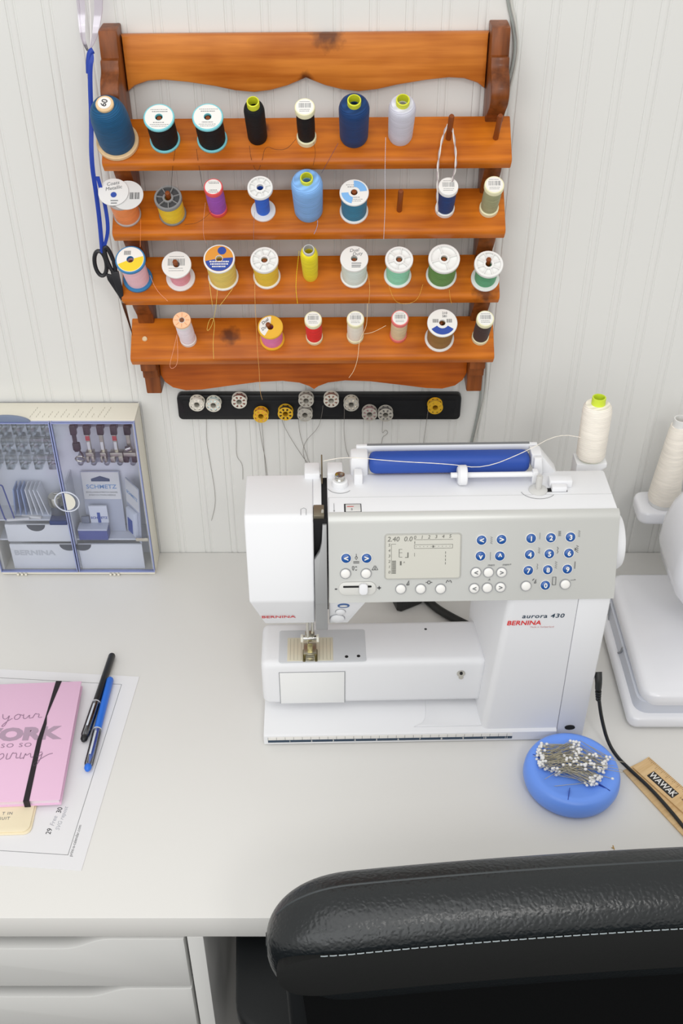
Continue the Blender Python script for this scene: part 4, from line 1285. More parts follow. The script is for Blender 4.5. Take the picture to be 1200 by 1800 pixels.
text('handwriting', 'Free', 0.0072, mat('pencil', (176, 178, 186), rough=0.7), sheet, frame((-0.0465, 0.0590, 0.00050), (0.05, 1, 0), (-1, 0.05, 0)), shear=0.2)
text('handwriting', 'SVG repost', 0.0066, MATS['pencil'], sheet, frame((-0.0385, 0.0630, 0.00050), (0.05, 1, 0), (-1, 0.05, 0)), shear=0.2)
text('lettering', 'print-a-calendar.com', 0.0048, PRINT_GREY, sheet, frame((-0.0160, 0.0360, 0.00050), (0, 1, 0), (-1, 0, 0)))

jr = thing('jotter', 'thin cream jotter with rounded corners sticking out below the notebook', 'notebook', (-0.3382, -0.4455, ZD + 0.0008), (0, 0, math.radians(2)))
JM = mat('jotter_cream', (234, 222, 192), rough=0.6)
for i in range(2):
    MB().prism(rrect(-0.1000 - 0.0018 * i, -0.0005 - 0.0018 * i, -0.0385 + 0.002 * i, 0.1200, 0.008), 0.0022 * i, 0.0022 * i + 0.0020, axis='Z', bev=0.0004).ob('booklet', JM, jr)
text('lettering', 'T IN', 0.0052, PRINT_GREY, jr, frame((-0.0300, -0.0130, 0.0044), (1, 0, 0), (0, 1, 0)), space=1.2)
text('lettering', 'SUIT', 0.0052, PRINT_GREY, jr, frame((-0.0320, -0.0195, 0.0044), (1, 0, 0), (0, 1, 0)), space=1.2)

nb = thing('notebook', 'pink hardback notebook with grey lettering and black elastic band', 'notebook', (-0.3107, -0.4480, ZD + 0.0052), (0, 0, math.radians(3.0)))
PINK = mat('notebook_pink', (230, 190, 218), rough=0.6, bump=(500, 0.05, 0.0003))
MB().box(-0.1380, 0.0, 0.0, 0.1770, 0.0, 0.0012, bev=0.0004).ob('back_cover', PINK, nb)
MB().box(-0.1370, -0.0020, 0.0020, 0.1750, 0.0012, 0.0085).ob('pages', mat('page_edge', (226, 210, 220), rough=0.7), nb)
MB().box(-0.1380, 0.0, 0.0, 0.1770, 0.0085, 0.0098, bev=0.0004).ob('cover', PINK, nb)
mb = MB().prism([(-0.0315, 0.1772), (-0.0245, 0.1772), (-0.0335, 0.1220), (-0.0320, 0.110), (-0.0335, 0.085), (-0.0335, -0.0002), (-0.0400, -0.0002), (-0.0390, 0.085), (-0.0360, 0.110), (-0.0350, 0.1220)], 0.0098, 0.0104, axis='Z')
mb.box(-0.0400, -0.0335, -0.0012, 0.0, -0.0002, 0.0104)
mb.box(-0.0315, -0.0245, 0.1770, 0.1782, -0.0002, 0.0104)
mb.ob('elastic_band', mat('elastic_black', (34, 26, 34), rough=0.75, bump=(1500, 0.4, 0.0003)), nb)
INK = mat('notebook_ink', (176, 150, 172), rough=0.5)
INK2 = mat('notebook_ink_dark', (150, 122, 146), rough=0.5)


def script_line(strokes, ox, oy, s):
    mb = MB()
    for st in strokes:
        mb.tube([(ox + x * s, oy + y * s, 0.0100) for x, y in st], 0.00045, seg=5, smooth=2)
    return mb.ob('handwriting', INK2, nb)


your = [[(0, 1.0), (0.1, .45), (.45, .35), (.7, .95), (.6, .2), (.4, -.55), (.1, -.5), (.5, .05), (1.0, .45)],
        [(1.5, .95), (1.15, .75), (1.2, .3), (1.6, .3), (1.75, .8), (1.45, .95), (2.0, .75)],
        [(2.0, .9), (2.0, .4), (2.3, .3), (2.6, .9), (2.55, .35), (2.9, .45)],
        [(2.9, .4), (3.1, 1.0), (3.2, .85), (3.5, .9), (3.4, .4), (3.8, .45)]]
script_line(your, -0.0865, 0.1150, 0.0125)
text('lettering', 'WORK', 0.0250, INK, nb, frame((-0.0672, 0.0950, 0.0099), (1, 0, 0), (0, 1, 0)), bold=0.06, sx=1.32)
text('lettering', 'IS SO SO', 0.0085, INK2, nb, frame((-0.0690, 0.0790, 0.0099), (1, 0, 0), (0, 1, 0)), sx=1.3, space=1.2)
pir = [[(-4.2, .1), (-4.2, .9)], [(-4.0, .1), (-3.9, .9), (-3.5, .8), (-3.4, .1)], [(-2.4, .9), (-2.9, .7), (-2.4, .4), (-2.9, .1)], [(-2.1, .9), (-2.2, -.7)], [(-2.1, .6), (-1.7, 1.0), (-1.5, .5), (-2.0, .1)],
       [(-1.3, .9), (-1.35, .2), (-1.0, .3)], [(-1.0, .3), (-.85, 1.0), (-.75, .85), (-.45, .9), (-.5, .3), (-.2, .35)], [(-.1, .9), (-.15, .2), (.2, .35)], [(.2, .2), (.3, .9), (.4, .5), (.75, .9), (.8, .3), (1.1, .4)],
       [(1.75, .9), (1.3, .8), (1.3, .3), (1.75, .6), (1.8, .9), (1.7, 0), (1.4, -.7), (1.1, -.5), (1.7, .1), (2.3, .6), (2.7, .7)]]
script_line(pir, -0.0530, 0.0560, 0.0130)


def pen(name, label, tip, end, body_rgb, key):
    a, b = Vector(tip), Vector(end)
    p = thing(name, label, 'pen', a, (0, 0, 0), 'pens beside the notebook')
    p.rotation_euler = (b - a).to_track_quat('Z', 'Y').to_euler()
    L = (b - a).length
    m = mat('pen_' + key, body_rgb, rough=0.3)
    R = 0.0044
    MB().lathe([(0, L), (R * 0.8, L), (R, L - 0.002), (R, 0.050), (R * 0.92, 0.046), (R * 0.8, 0.030), (R * 0.45, 0.020), (0.0006, 0.013), (0, 0.012)], 20).ob('barrel', m, p)
    MB().lathe([(R + 0.0001, 0.0605), (R + 0.0007, 0.0603), (R + 0.0008, 0.052), (R + 0.0008, 0.010), (R * 0.9, 0.006), (R * 0.9 - 0.0006, 0.006), (R + 0.0002, 0.010), (R + 0.0002, 0.052)], 20, closed=True).ob('cap', clear_mat('pen_cap_clear', (0.86, 0.88, 0.92, 1), gloss=0.06, rough=0.08), p)
    MB().lathe([(0, 0.0), (0.0022, 0.0004), (0.0040, 0.003), (0.0043, 0.0065), (0.0036, 0.009), (0, 0.009)], 18).ob('eraser', m, p)
    MB().lathe([(0.0046, 0.0603), (0.0053, 0.0603), (0.0053, 0.0615), (0.0046, 0.0615)], 18, closed=True).ob('ring', mat('pen_ring', (206, 208, 212), rough=0.3), p)
    MB().box(-0.0012, 0.0012, R + 0.0009, R + 0.0018, 0.020, 0.055, bev=0.0004).ob('clip', mat('pen_clip', (200, 206, 216), rough=0.3), p)
    return p


pen('pen', 'black pen with clear cap beside the notebook', (-0.3030, -0.3590, ZD + 0.0062), (-0.2925, -0.2165, ZD + 0.0054), (26, 27, 30), 'black')
pen('pen', 'bright blue pen with clear cap beside the notebook', (-0.2905, -0.4020, ZD + 0.0062), (-0.2880, -0.2580, ZD + 0.0054), (38, 112, 220), 'blue')

# ------------------------------------------------------------------ sewing machine (local x right, y back, z up)
sm = thing('sewing_machine', 'white and silver electronic sewing machine in the middle of the desk', 'sewing machine', (-0.0910, -0.3603, ZD), (0, 0, math.radians(1.33)))
W_ = WHITE_PLASTIC
SILVER_P = mat('panel_silver', (203, 204, 201), rough=0.4, metal=0.25, spec=0.5, bump=(1800, 0.04, 0.0001))


def poly_solid(ringA, ringB, bev=0.0, seg=2):
    bm = bmesh.new()
    a = [bm.verts.new(p) for p in ringA]
    b = [bm.verts.new(p) for p in ringB]
    n = len(a)
    bm.faces.new(a)
    bm.faces.new(b[::-1])
    for i in range(n):
        j = (i + 1) % n
        bm.faces.new((a[j], a[i], b[i], b[j]))
    bmesh.ops.recalc_face_normals(bm, faces=bm.faces[:])
    if bev:
        es = [e for e in bm.edges if e.calc_face_angle(0) > 0.5]
        bmesh.ops.bevel(bm, geom=es, offset=bev, segments=seg, affect='EDGES', profile=0.5)
    mb = MB()
    mb._bm(bm)
    return mb


# base plate
MB().prism([(0.0, 0.003), (0.0, 0.0165), (0.0025, 0.0185), (0.135, 0.0185), (0.14, 0.016), (0.14, 0.003)], 0.0, 0.3436, axis='X', bev=0.0012).ob('base', W_, sm)
for fx, fy in ((0.02, 0.015), (0.02, 0.125), (0.33, 0.015), (0.33, 0.125)):
    MB().lathe([(0, 0.0), (0.007, 0.0), (0.007, 0.0032), (0, 0.0032)], 16, M=Matrix.Translation((fx, fy, 0))).ob('rubber_foot', BLACK_PLASTIC, sm)
# raised, curved land on the base right of the free arm scoop
land = [(0.2560, 0.008)] + chaikin([(0.1760, 0.008), (0.1890, 0.014), (0.1925, 0.034), (0.1932, 0.060)], 2) + [(0.1932, 0.12), (0.2560, 0.12)]
MB().prism(land, 0.0184, 0.0205, axis='Z', bev=0.0008).ob('base_land', W_, sm)
# front ruler
rl = MB().box(0.0050, 0.2915, -0.0004, 0.0, 0.0060, 0.0150).ob('ruler_strip', PAPER, sm)
MB().box(0.0050, 0.2915, -0.0007, -0.0004, 0.0062, 0.0100).ob('inch_band', mat('ruler_navy', (40, 62, 84), rough=0.5), rl)
mb = MB()
for i in range(29):
    mb.box(0.0050 + i * 0.01, 0.0053 + i * 0.01, -0.0006, -0.0004, 0.0100, 0.0148)
mb.ob('tick', PRINT, rl)
for i in range(1, 12):
    text('lettering', str(i), 0.0042, PAPER, rl, frame((0.0052 + 0.0254 * i, -0.0008, 0.0081), (1, 0, 0), (0, 0, 1)))

# free arm
MB().box(-0.0008, 0.2600, 0.0350, 0.1050, 0.0310, 0.1005, bev=0.0085, seg=4).ob('free_arm', W_, sm)
SEAMS = []
hc = MB().box(0.0203, 0.0953, 0.0343, 0.0353, 0.0345, 0.0862, bev=0.0003).ob('hook_cover', mat('white_plastic_b', (232, 233, 233), rough=0.34), sm)
for a in ((0.0195, 0.0202, 0.0345, 0.0866), (0.0954, 0.0961, 0.0345, 0.0866), (0.0195, 0.0961, 0.0863, 0.0868)):
    MB().box(a[0], a[1], 0.0344, 0.0352, a[2], a[3]).ob('gap', SEAM, hc)
MB().prism(rrect(0.0197, 0.1205, 0.0370, 0.0890, 0.003), 0.1000, 0.1009, axis='Z', bev=0.0002).ob('plate_surround', mat('surround_grey', (206, 209, 213), rough=0.35), sm)
sp_ = MB().box(0.0296, 0.0825, 0.0385, 0.0762, 0.1005, 0.1013, bev=0.0003).ob('stitch_plate', mat('plate_steel', (228, 223, 202), rough=0.35, metal=0.3), sm)
for i in range(12):
    x = 0.0330 + i * 0.0042
    if abs(x - 0.0560) < 0.0085:
        continue
    MB().box(x, x + 0.0003, 0.0400, 0.0745, 0.1013, 0.10135).ob('guide_line', mat('etched', (150, 146, 128), rough=0.5), sp_)
MB().box(0.0500, 0.0620, 0.0470, 0.0640, 0.1013, 0.10135).ob('feed_slot', DARK, sp_)
for x, y in ((0.0979, 0.0445), (0.1117, 0.0451)):
    MB().lathe([(0, 0.1012), (0.0019, 0.1012), (0.0021, 0.1009)], 16, M=Matrix.Translation((x, y, 0))).ob('hole', DARK, sm)
MB().lathe([(0, 0.1006), (0.0016, 0.1006), (0.0018, 0.1004)], 14, M=Matrix.Translation((0.1928, 0.088, 0))).ob('hole', PRINT, sm)
kn = MB().lathe([(0, 0.0016), (0.0045, 0.0014), (0.0050, 0.0004), (0.0050, -0.001)], 22, M=Matrix.Translation((0.2304, 0.0350, 0.0800)) @ Matrix.Rotation(math.radians(90), 4, 'X')).ob('socket_ring', CHROME, sm)
MB().lathe([(0, 0.002), (0.0018, 0.002), (0.0018, 0)], 12, M=Matrix.Translation((0.2304, 0.0345, 0.0815)) @ Matrix.Rotation(math.radians(90), 4, 'X')).ob('socket_hole', DARK, kn)
MB().lathe([(0, 0.0015), (0.0028, 0.0013), (0.0028, 0.0)], 12, M=Matrix.Translation((0.2308, 0.0350, 0.0740)) @ Matrix.Rotation(math.radians(90), 4, 'X')).ob('socket_ring', CHROME, sm)

# presser foot and needle bar
ft = MB().box(0.0505, 0.0615, 0.0520, 0.0600, 0.1180, 0.1290, bev=0.0012).ob('presser_foot', STEEL, sm)
MB().box(0.0485, 0.0635, 0.0440, 0.0620, 0.1040, 0.1075, bev=0.0008).ob('sole', STEEL, ft)
MB().box(0.0475, 0.0508, 0.0360, 0.0540, 0.1016, 0.1050, bev=0.001).ob('toe', mat('dark_brass', (120, 112, 76), rough=0.3, metal=0.9), ft)
MB().box(0.0612, 0.0645, 0.0360, 0.0540, 0.1016, 0.1050, bev=0.001).ob('toe', MATS['dark_brass'], ft)
MB().box(0.0520, 0.0600, 0.0370, 0.0430, 0.1014, 0.1030, bev=0.0006).ob('front_bar', STEEL, ft)
MB().box(0.0530, 0.0590, 0.0455, 0.0500, 0.1072, 0.1180, bev=0.0008).ob('ankle', mat('brass_steel', (196, 186, 140), rough=0.3, metal=0.9), ft)
MB().lathe([(0, 0.009), (0.0028, 0.009), (0.0032, 0.008), (0.0032, -0.008), (0.0028, -0.009), (0, -0.009)], 16, M=Matrix.Translation((0.0560, 0.0535, 0.1230)) @ Matrix.Rotation(math.radians(90), 4, 'Y')).ob('clamp_screw', CHROME, ft)
for x in (0.0455, 0.0635):
    MB().box(x, x + 0.0030, 0.0500, 0.0560, 0.1190, 0.1270, bev=0.0008).ob('lug', mat('lug_white', (236, 234, 222), rough=0.3), ft)
MB().lathe([(0.0020, 0.1200), (0.0020, 0.1800)], 14, M=Matrix.Translation((0.0537, 0.0530, 0))).ob('needle_bar', CHROME, sm)
MB().lathe([(0.0020, 0.1260), (0.0020, 0.1800)], 14, M=Matrix.Translation((0.0590, 0.0570, 0))).ob('presser_bar', CHROME, sm)
MB().lathe([(0.0006, 0.1020), (0.0008, 0.1200)], 8, M=Matrix.Translation((0.0537, 0.0530, 0))).ob('needle', CHROME, sm)
MB().tube([(0.0070, 0.055, 0.176), (0.0075, 0.055, 0.168), (0.0100, 0.055, 0.166)], 0.0010, seg=6).ob('thread_cutter', PRINT, sm)
MB().box(0.0030, 0.0150, 0.0450, 0.0600, 0.1690, 0.1745, bev=0.001).ob('cutter_guard', SEAM, sm)

# head
head_sec = [(0.1165, 0.3090, -0.0095), (0.0455, 0.3095, -0.0087), (0.0385, 0.3030, -0.0085), (0.0095, 0.2205, -0.0068), (0.0240, 0.1745, 0.0078), (0.0950, 0.1745, 0.0078), (0.1080, 0.2205, -0.0068), (0.1200, 0.2950, -0.0095)]
poly_solid([(a, b, h) for b, h, a in head_sec], [(0.0628, b, h) for b, h, a in head_sec], bev=0.0022, seg=3).ob('head', W_, sm)
text('lettering', 'BERNINA', 0.0066, mat('print_red', (206, 60, 66), rough=0.5), sm, frame((0.0232, 0.0187, 0.1900), (1, 0, 0), (0, -0.0145, 0.0460)) @ Matrix.Translation((0, 0, 0.0004)), bold=0.01, sx=1.35)
mb = MB()
MB().box(0.0628, 0.0715, 0.0620, 0.1165, 0.2000, 0.3092, bev=0.0006).ob('head_bridge', W_, sm)
MB().box(0.0629, 0.0777, 0.0400, 0.1150, 0.1800, 0.3050).ob('thread_slot', DARK, sm)
MB().box(0.0632, 0.0740, 0.0430, 0.0615, 0.3050, 0.3093, bev=0.0004).ob('lever_plate', mat('bronze_plate', (150, 142, 124), rough=0.4, metal=0.7), sm)
MB().tube([(0.0725, 0.0500, 0.3000), (0.0725, 0.0460, 0.3140), (0.0722, 0.0440, 0.3120)], 0.0012, seg=8).ob('take_up_lever', CHROME, sm)
MB().prism([(0.1000, 0.3080), (0.1180, 0.3080), (0.1210, 0.3180), (0.1190, 0.3330), (0.1165, 0.3310), (0.1130, 0.3160)], 0.0716, 0.0732, axis='X', bev=0.0003).ob('thread_guide', mat('bronze_dark', (96, 84, 66), rough=0.4, metal=0.7), sm)
for xa, xb in ((0.0535, 0.0705), (0.0780, 0.0950)):
    MB().box(xa, xb, 0.1080, 0.1300, 0.3000, 0.3155, bev=0.0015).ob('guide_block', W_, sm)

PB, PH = 0.0080, 0.2210
PUP = Vector((0, 0.3462, 0.9381))
PNO = Vector((0, -0.9381, 0.3462))


def pp(a, t, off=0.0):
    return Vector((a, PB, PH)) + PUP * t + PNO * off


def pframe(a, t, off=0.0):
    return frame(pp(a, t, off), (1, 0, 0), PUP)


def plate_on_panel(poly, o0, o1, name, m, parent, bev=0.0):
    """poly in (a, t), raised from offset o0 to o1 along the panel normal"""
    M = frame(pp(0, 0, 0), (1, 0, 0), PUP)
    return MB().prism(poly, o0, o1, axis='Z', bev=bev, M=M).ob(name, m, parent)


# silver needle-side lever between head and panel
SILV2 = mat('lever_silver', (158, 159, 160), rough=0.42, metal=0.2, bump=(1500, 0.05, 0.0001))
lv = plate_on_panel([(0.0633, -0.002), (0.0765, -0.002), (0.0765, 0.086), (0.0722, 0.086), (0.0712, 0.066), (0.0690, 0.056), (0.0633, 0.047)], -0.010, 0.0022, 'threading_lever', SILV2, sm, bev=0.0006)
MB().prism([(0.0058, 0.2205), (0.0115, 0.1960), (0.0200, 0.1690), (0.0240, 0.1640), (0.0290, 0.1650), (0.0250, 0.2000), (0.0170, 0.2205)], 0.0633, 0.0765, axis='X', bev=0.0008).ob('lever_toe', SILV2, lv)

# arm and control panel
arm_prof = [(0.0130, 0.2198), (0.0445, 0.3060), (0.0465, 0.3085), (0.0480, 0.3093), (0.1130, 0.3093), (0.1180, 0.3075), (0.1210, 0.3000), (0.1260, 0.2198)]
MB().prism(arm_prof, 0.0778, 0.3800, axis='X', bev=0.0012).ob('arm', W_, sm)
pan_prof = [(0.0080, 0.2190), (0.0378, 0.3017), (0.0385, 0.3045), (0.0400, 0.3072), (0.0430, 0.3092), (0.0478, 0.3098), (0.0478, 0.3092), (0.0460, 0.3080), (0.0440, 0.3050), (0.0130, 0.2190)]
MB().prism(pan_prof, 0.0780, 0.3812, axis='X', bev=0.0006).ob('control_panel', SILVER_P, sm)
MB().box(0.0790, 0.3790, 0.0730, 0.0734, 0.3090, 0.30955).ob('gap', mat('seam_light', (196, 197, 198), rough=0.6), sm)
MB().box(0.0785, 0.0793, 0.0480, 0.0732, 0.3090, 0.30955).ob('gap', MATS['seam_light'], sm)

# lower head panel with push buttons
ringA = [(0.0785, 0.0105, 0.2192), (0.1185, 0.0105, 0.2192), (0.1185, 0.0900, 0.2192), (0.0785, 0.0900, 0.2192)]
ringB = [(0.0785, 0.0250, 0.1735), (0.0985, 0.0250, 0.1735), (0.0985, 0.0800, 0.1735), (0.0785, 0.0800, 0.1735)]
lp = poly_solid(ringA, ringB, bev=0.0008).ob('button_housing', W_, sm)
LF = frame((0.0785, 0.0105, 0.2192), (1, 0, 0), (0, -0.0145, 0.0457))
MB().prism([(0.0150 + 0.0064 * math.cos(2 * math.pi * i / 24), -0.0095 + 0.0042 * math.sin(2 * math.pi * i / 24)) for i in range(24)], 0.0, 0.0008, axis='Z', M=LF).ob('oval_badge', mat('badge_blue', (50, 92, 150), rough=0.4), lp)
MB().prism([(0.0150 + 0.0042 * math.cos(2 * math.pi * i / 24), -0.0095 + 0.0018 * math.sin(2 * math.pi * i / 24)) for i in range(24)], 0.0008, 0.0010, axis='Z', M=LF).ob('badge_mark', PAPER, lp)
for x, y, r in ((0.0118, -0.0225, 0.0052), (0.0085, -0.0370, 0.0078)):
    MB().lathe([(r, 0.0), (r, 0.0016), (r - 0.001, 0.0024), (0, 0.0028)], 26, M=LF @ Matrix.Translation((x, y, 0))).ob('push_button', W_, lp)
    MB().lathe([(r, 0.0), (r + 0.0005, 0.0), (r + 0.0005, 0.0005), (r, 0.0005)], 26, closed=True, M=LF @ Matrix.Translation((x, y, 0))).ob('ring', SEAM, lp)

# tower
rings, rings2 = [], []
for i in range(7):
    t = i / 6
    h = 0.0180 + (0.2195 - 0.0180) * t
    al = 0.2547 + 0.0143 * t
    bf = 0.0038 + 0.0062 * t
    ab = 0.2490
    ring_ = [(0.3436, bf)]
    for k in range(6):
        a = math.radians(270 - 78 * k / 5)
        ring_.append((al + 0.009 + 0.009 * math.cos(a), bf + 0.009 + 0.009 * math.sin(a)))
    ring_ += [(ab, 0.120), (ab + 0.01, 0.135), (0.3436, 0.135)]
    rings.append([(x, y, h) for x, y in ring_])
MB().loft(rings).ob('tower', W_, sm, ang=30)
ringA = [(0.3442, 0.0035, 0.0005), (0.3760, 0.0035, 0.0005), (0.3760, 0.135, 0.0005), (0.3442, 0.135, 0.0005)]
ringB = [(0.3442, 0.0100, 0.2195), (0.3785, 0.0100, 0.2195), (0.3785, 0.135, 0.2195), (0.3442, 0.135, 0.2195)]
scv = poly_solid(ringA, ringB, bev=0.0016, seg=2).ob('side_cover', W_, sm)
MB().prism([(0.3590 + 0.0060 * math.cos(2 * math.pi * i / 20), 0.0190 + 0.0034 * math.sin(2 * math.pi * i / 20)) for i in range(20)], 0.0026, 0.0046, axis='Y').ob('socket_hole', DARK, scv)
text('lettering', 'aurora 430', 0.0082, mat('print_navy', (44, 66, 84), rough=0.5), sm, frame((0.3085, 0.0088, 0.1940), (1, 0, 0), (0, 0.0062, 0.2015)), shear=0.15, bold=0.008, sx=1.15, space=1.08)
text('lettering', 'BERNINA', 0.0088, mat('logo_red', (222, 40, 38), rough=0.5), sm, frame((0.2885, 0.0083, 0.1845), (1, 0, 0), (0, 0.0062, 0.2015)), bold=0.012, shear=0.12, sx=1.02)
text('lettering', 'Made in Switzerland', 0.0032, mat('print_rose', (214, 176, 176), rough=0.5), sm, frame((0.3090, 0.0082, 0.1785), (1, 0, 0), (0, 0.0062, 0.2015)))
# side clip, hand wheel
MB().box(0.3768, 0.3805, 0.030, 0.090, 0.1050, 0.1350, bev=0.001).ob('side_clip', W_, sm)
MB().box(0.3755, 0.3795, 0.0120, 0.0190, 0.0900, 0.2100, bev=0.001).ob('side_trim', mat('trim_grey', (214, 216, 218), rough=0.4), sm)
wh = MB().lathe([(0, 0.0140), (0.0230, 0.0140), (0.0285, 0.0128), (0.0310, 0.0095), (0.0315, 0.0040), (0.0300, 0.0), (0, 0)], 48, M=Matrix.Translation((0.3804, 0.0640, 0.2530)) @ Matrix.Rotation(math.radians(90), 4, 'Y')).ob('hand_wheel', W_, sm)

# buttons on the panel
BTN_BLUE = mat('button_blue', (26, 84, 158), rough=0.28, coat=0.4)
BTN_WHITE = mat('button_white', (236, 235, 232), rough=0.35)


def button(a, t, m, sym=None, symm=None, size=0.0066):
    M = frame(pp(a, t, 0), (1, 0, 0), PUP)
    b = MB().lathe([(0.0050, 0.0), (0.0050, 0.0012), (0.0044, 0.0019), (0.0030, 0.0023), (0, 0.0024)], 24, M=M).ob('button', m, sm)
    MB().lathe([(0.0051, 0.0), (0.0058, 0.0), (0.0058, 0.0007), (0.0051, 0.0007)], 24, closed=True, M=M).ob('rim', BTN_WHITE if m is BTN_BLUE else SEAM, b)
    if sym:
        text('symbol', sym, size, symm, b, pframe(a, t, 0.0026), bold=0.03)
    return b


for (a, t, s_) in ((.2376, .0666, '<'), (.2584, .0670, '>'), (.2370, .0490, 'v'), (.2573, .0487, '^'), (.0964, .0487, '<'), (.1178, .0484, '>')):
    button(a, t, BTN_BLUE, s_, PAPER, 0.0085)
for i, n in enumerate('123456789'):
    r, c = divmod(i, 3)
    button(.2893 - .0007 * r + .0206 * c, .0677 - .0178 * r + .0004 * c, BTN_BLUE, n, PAPER, 0.0074)
button(.3068, .0150, BTN_BLUE, '0', PAPER, 0.0074)
for (a, t, s_) in ((.2328, .0306, '<'), (.2460, .0304, None), (.2598, .0302, '>'), (.2315, .0126, '<'), (.2453, .0130, None), (.2592, .0134, '>'), (.2863, .0143, None), (.3279, .0156, None), (.0956, .0315, None), (.1172, .0312, None), (.1538, .0132, None), (.1748, .0129, None), (.1959, .0126, None)):
    button(a, t, BTN_WHITE, s_, PRINT_GREY, 0.0075)
# speed slider
sl = plate_on_panel([(0.1081 + x, 0.0147 + y) for x, y in rrect(-0.0195, 0.0195, -0.0072, 0.0072, 0.0068)], 0.0, 0.0012, 'slider_bed', mat('slider_grey', (212, 212, 208), rough=0.35), sm, bev=0.0004)
plate_on_panel(rrect(0.0930, 0.1230, 0.0158, 0.0180, 0.0008), 0.0012, 0.0014, 'slot', DARK, sl)
plate_on_panel([(0.1143 + x, 0.0147 + y) for x, y in rrect(-0.0046, 0.0046, -0.0056, 0.0066, 0.0036)], 0.0014, 0.0062, 'knob', W_, sl, bev=0.001)
text('symbol', '-', 0.0085, PRINT, sm, pframe(0.0855, 0.0147, 0.0002), bold=0.02)
text('symbol', '+', 0.0075, PRINT, sm, pframe(0.1310, 0.0143, 0.0002), bold=0.02)


# printed icons beside the keys
def icon(strokes, a, t, s, m=PRINT, w=0.00022):
    mb = MB()
    for st in strokes:
        mb.tube([pp(a + x * s, t + y * s, 0.0002) for x, y in st], w, seg=4)
    mb.ob('icon', m, sm)


zig = [[(-.5, 2), (.5, 1.5), (-.5, 1), (.5, .5), (-.5, 0), (.5, -.5), (-.5, -1), (.5, -1.5)]]
line_ = [[(0, -2), (0, 2)]]
wave_ = [[(-.3, 2), (.3, 1), (-.3, 0), (.3, -1), (-.3, -2)]]
squ = [[(-1, 2), (1, 2), (-1, 1.3), (1, 1.3), (-1, .6), (1, .6), (-1, 0), (1, 0), (-1, -.7), (1, -.7), (-1, -1.4), (1, -1.4)]]
icon(zig, .2480, .0655, .0022, PRINT_GREY)
icon(line_, .2475, .0485, .0022, PRINT_GREY)
icon(line_, .2985, .0700, .0018, PRINT_GREY)
icon(squ, .3190, .0720, .0015, PRINT_GREY)
icon(zig, .3395, .0715, .0020, PRINT_GREY)
icon(zig, .2985, .0535, .0018, PRINT_GREY)
icon(wave_, .3180, .0540, .0018, PRINT)
icon(zig, .3385, .0545, .0022, PRINT)
icon(squ, .3365, .0545, .0008, PRINT_GREY)
icon(wave_, .2975, .0360, .0016, PRINT_GREY)
icon(zig, .3170, .0370, .0022, PRINT_GREY)
icon(line_, .3370, .0370, .0020, PRINT, 0.0003)
icon([[(-.8, -2), (-.8, 2), (.8, 2), (.8, -2), (-.8, -2)]], .3160, .0195, .0022, PRINT, 0.0003)
icon([[(-1.2, .5), (-.2, 1.6)], [(0, -1.2), (1.0, 1.2), (1.0, -1.2), (0, -1.2)]], .2950, .0195, .0018, PRINT, 0.0003)
icon([[(-1.4, 0), (1.4, .2)], [(.6, .6), (1.4, .2)]], .3360, .0200, .0020, PRINT_GREY)
icon([[(0, 1.6), (0, .6), (-.5, 0), (0, -.9), (.5, 0), (0, .6)], [(-1.2, -1.7), (1.2, -1.7)], [(-1.2, -2.3), (1.2, -2.3)]], .1070, .0490, .0026, PRINT, 0.0003)
icon([[(-1, 1), (-1, -.2), (-.6, -1), (-.2, -.2), (-.2, 1), (-1, 1)], [(.4, .6), (.8, 1), (1.2, .6)], [(.4, -.6), (.8, -1), (1.2, -.6)]], .1050, .0370, .0022, PRINT, 0.0003)
icon([[(-1.4, -1), (-.2, 1.2), (-.2, -1), (-1.4, -1)], [(.2, -1), (.2, 1.2), (1.4, -1), (.2, -1)]], .1265, .0372, .0022, PRINT, 0.0003)
icon([[(-1, -1), (.2, 1.4), (.2, -1), (-1, -1)]], .1620, .0195, .0020, PRINT, 0.0004)
icon([[(-1.6, 0), (-.8, 0), (-.4, .7), (.4, .7), (.8, 0), (1.6, 0)], [(-.8, 0), (-.4, -.7), (.4, -.7), (.8, 0)]], .1835, .0200, .0022, PRINT, 0.0003)
icon([[(-1.3, -.6), (-.9, .5), (-.3, .7)], [(1.3, -.6), (.9, .5), (.3, .7)], [(-.3, .1), (.3, .1)]], .2045, .0205, .0022, PRINT, 0.0003)
text('lettering', 'mem', 0.0036, PRINT_GREY, sm, pframe(.2485, .0385, 0.0002), shear=0.3)
text('lettering', 'mem+', 0.0036, PRINT_GREY, sm, pframe(.2650, .0388, 0.0002), shear=0.3)
text('lettering', 'A', 0.0036, PRINT_GREY, sm, pframe(.2470, .0220, 0.0002), shear=0.3)

# display
lcd = plate_on_panel(rrect(0.1375, 0.2157, 0.0252, 0.0738, 0.0025), -0.0005, 0.0004, 'display', mat('lcd_grey', (204, 203, 194), rough=0.25), sm)
mb = MB()
M_ = [tuple(pp(x, y, 0.0004)) for x, y in rrect(0.1371, 0.2161, 0.0248, 0.0742, 0.0028)]
mb.tube(M_, 0.0007, seg=6, closed=True)
mb.ob('bezel', mat('bezel_grey', (178, 178, 172), rough=0.3), lcd)
LCDP = mat('lcd_print', (108, 108, 102), rough=0.6)


def lp_(px, py):
    return (.1373 + (px - 677) / 133 * .0787, .0739 - (py - 940) / 76 * .0487)


def ltext(s_, px, py, size, shear=0.15):
    a, t = lp_(px, py)
    text('digits', s_, size, LCDP, lcd, pframe(a, t, 0.0006), shear=shear)


ltext('2.40', 691, 948, 0.0074)
ltext('0.0', 717, 948, 0.0074)
for i in range(6):
    ltext(str(i), 729 + 12.4 * i, 945.5 - 0.3 * i, 0.0052)
    ltext(str(5 - i), 684, 958 + 9.4 * i, 0.0044)
mb = MB()


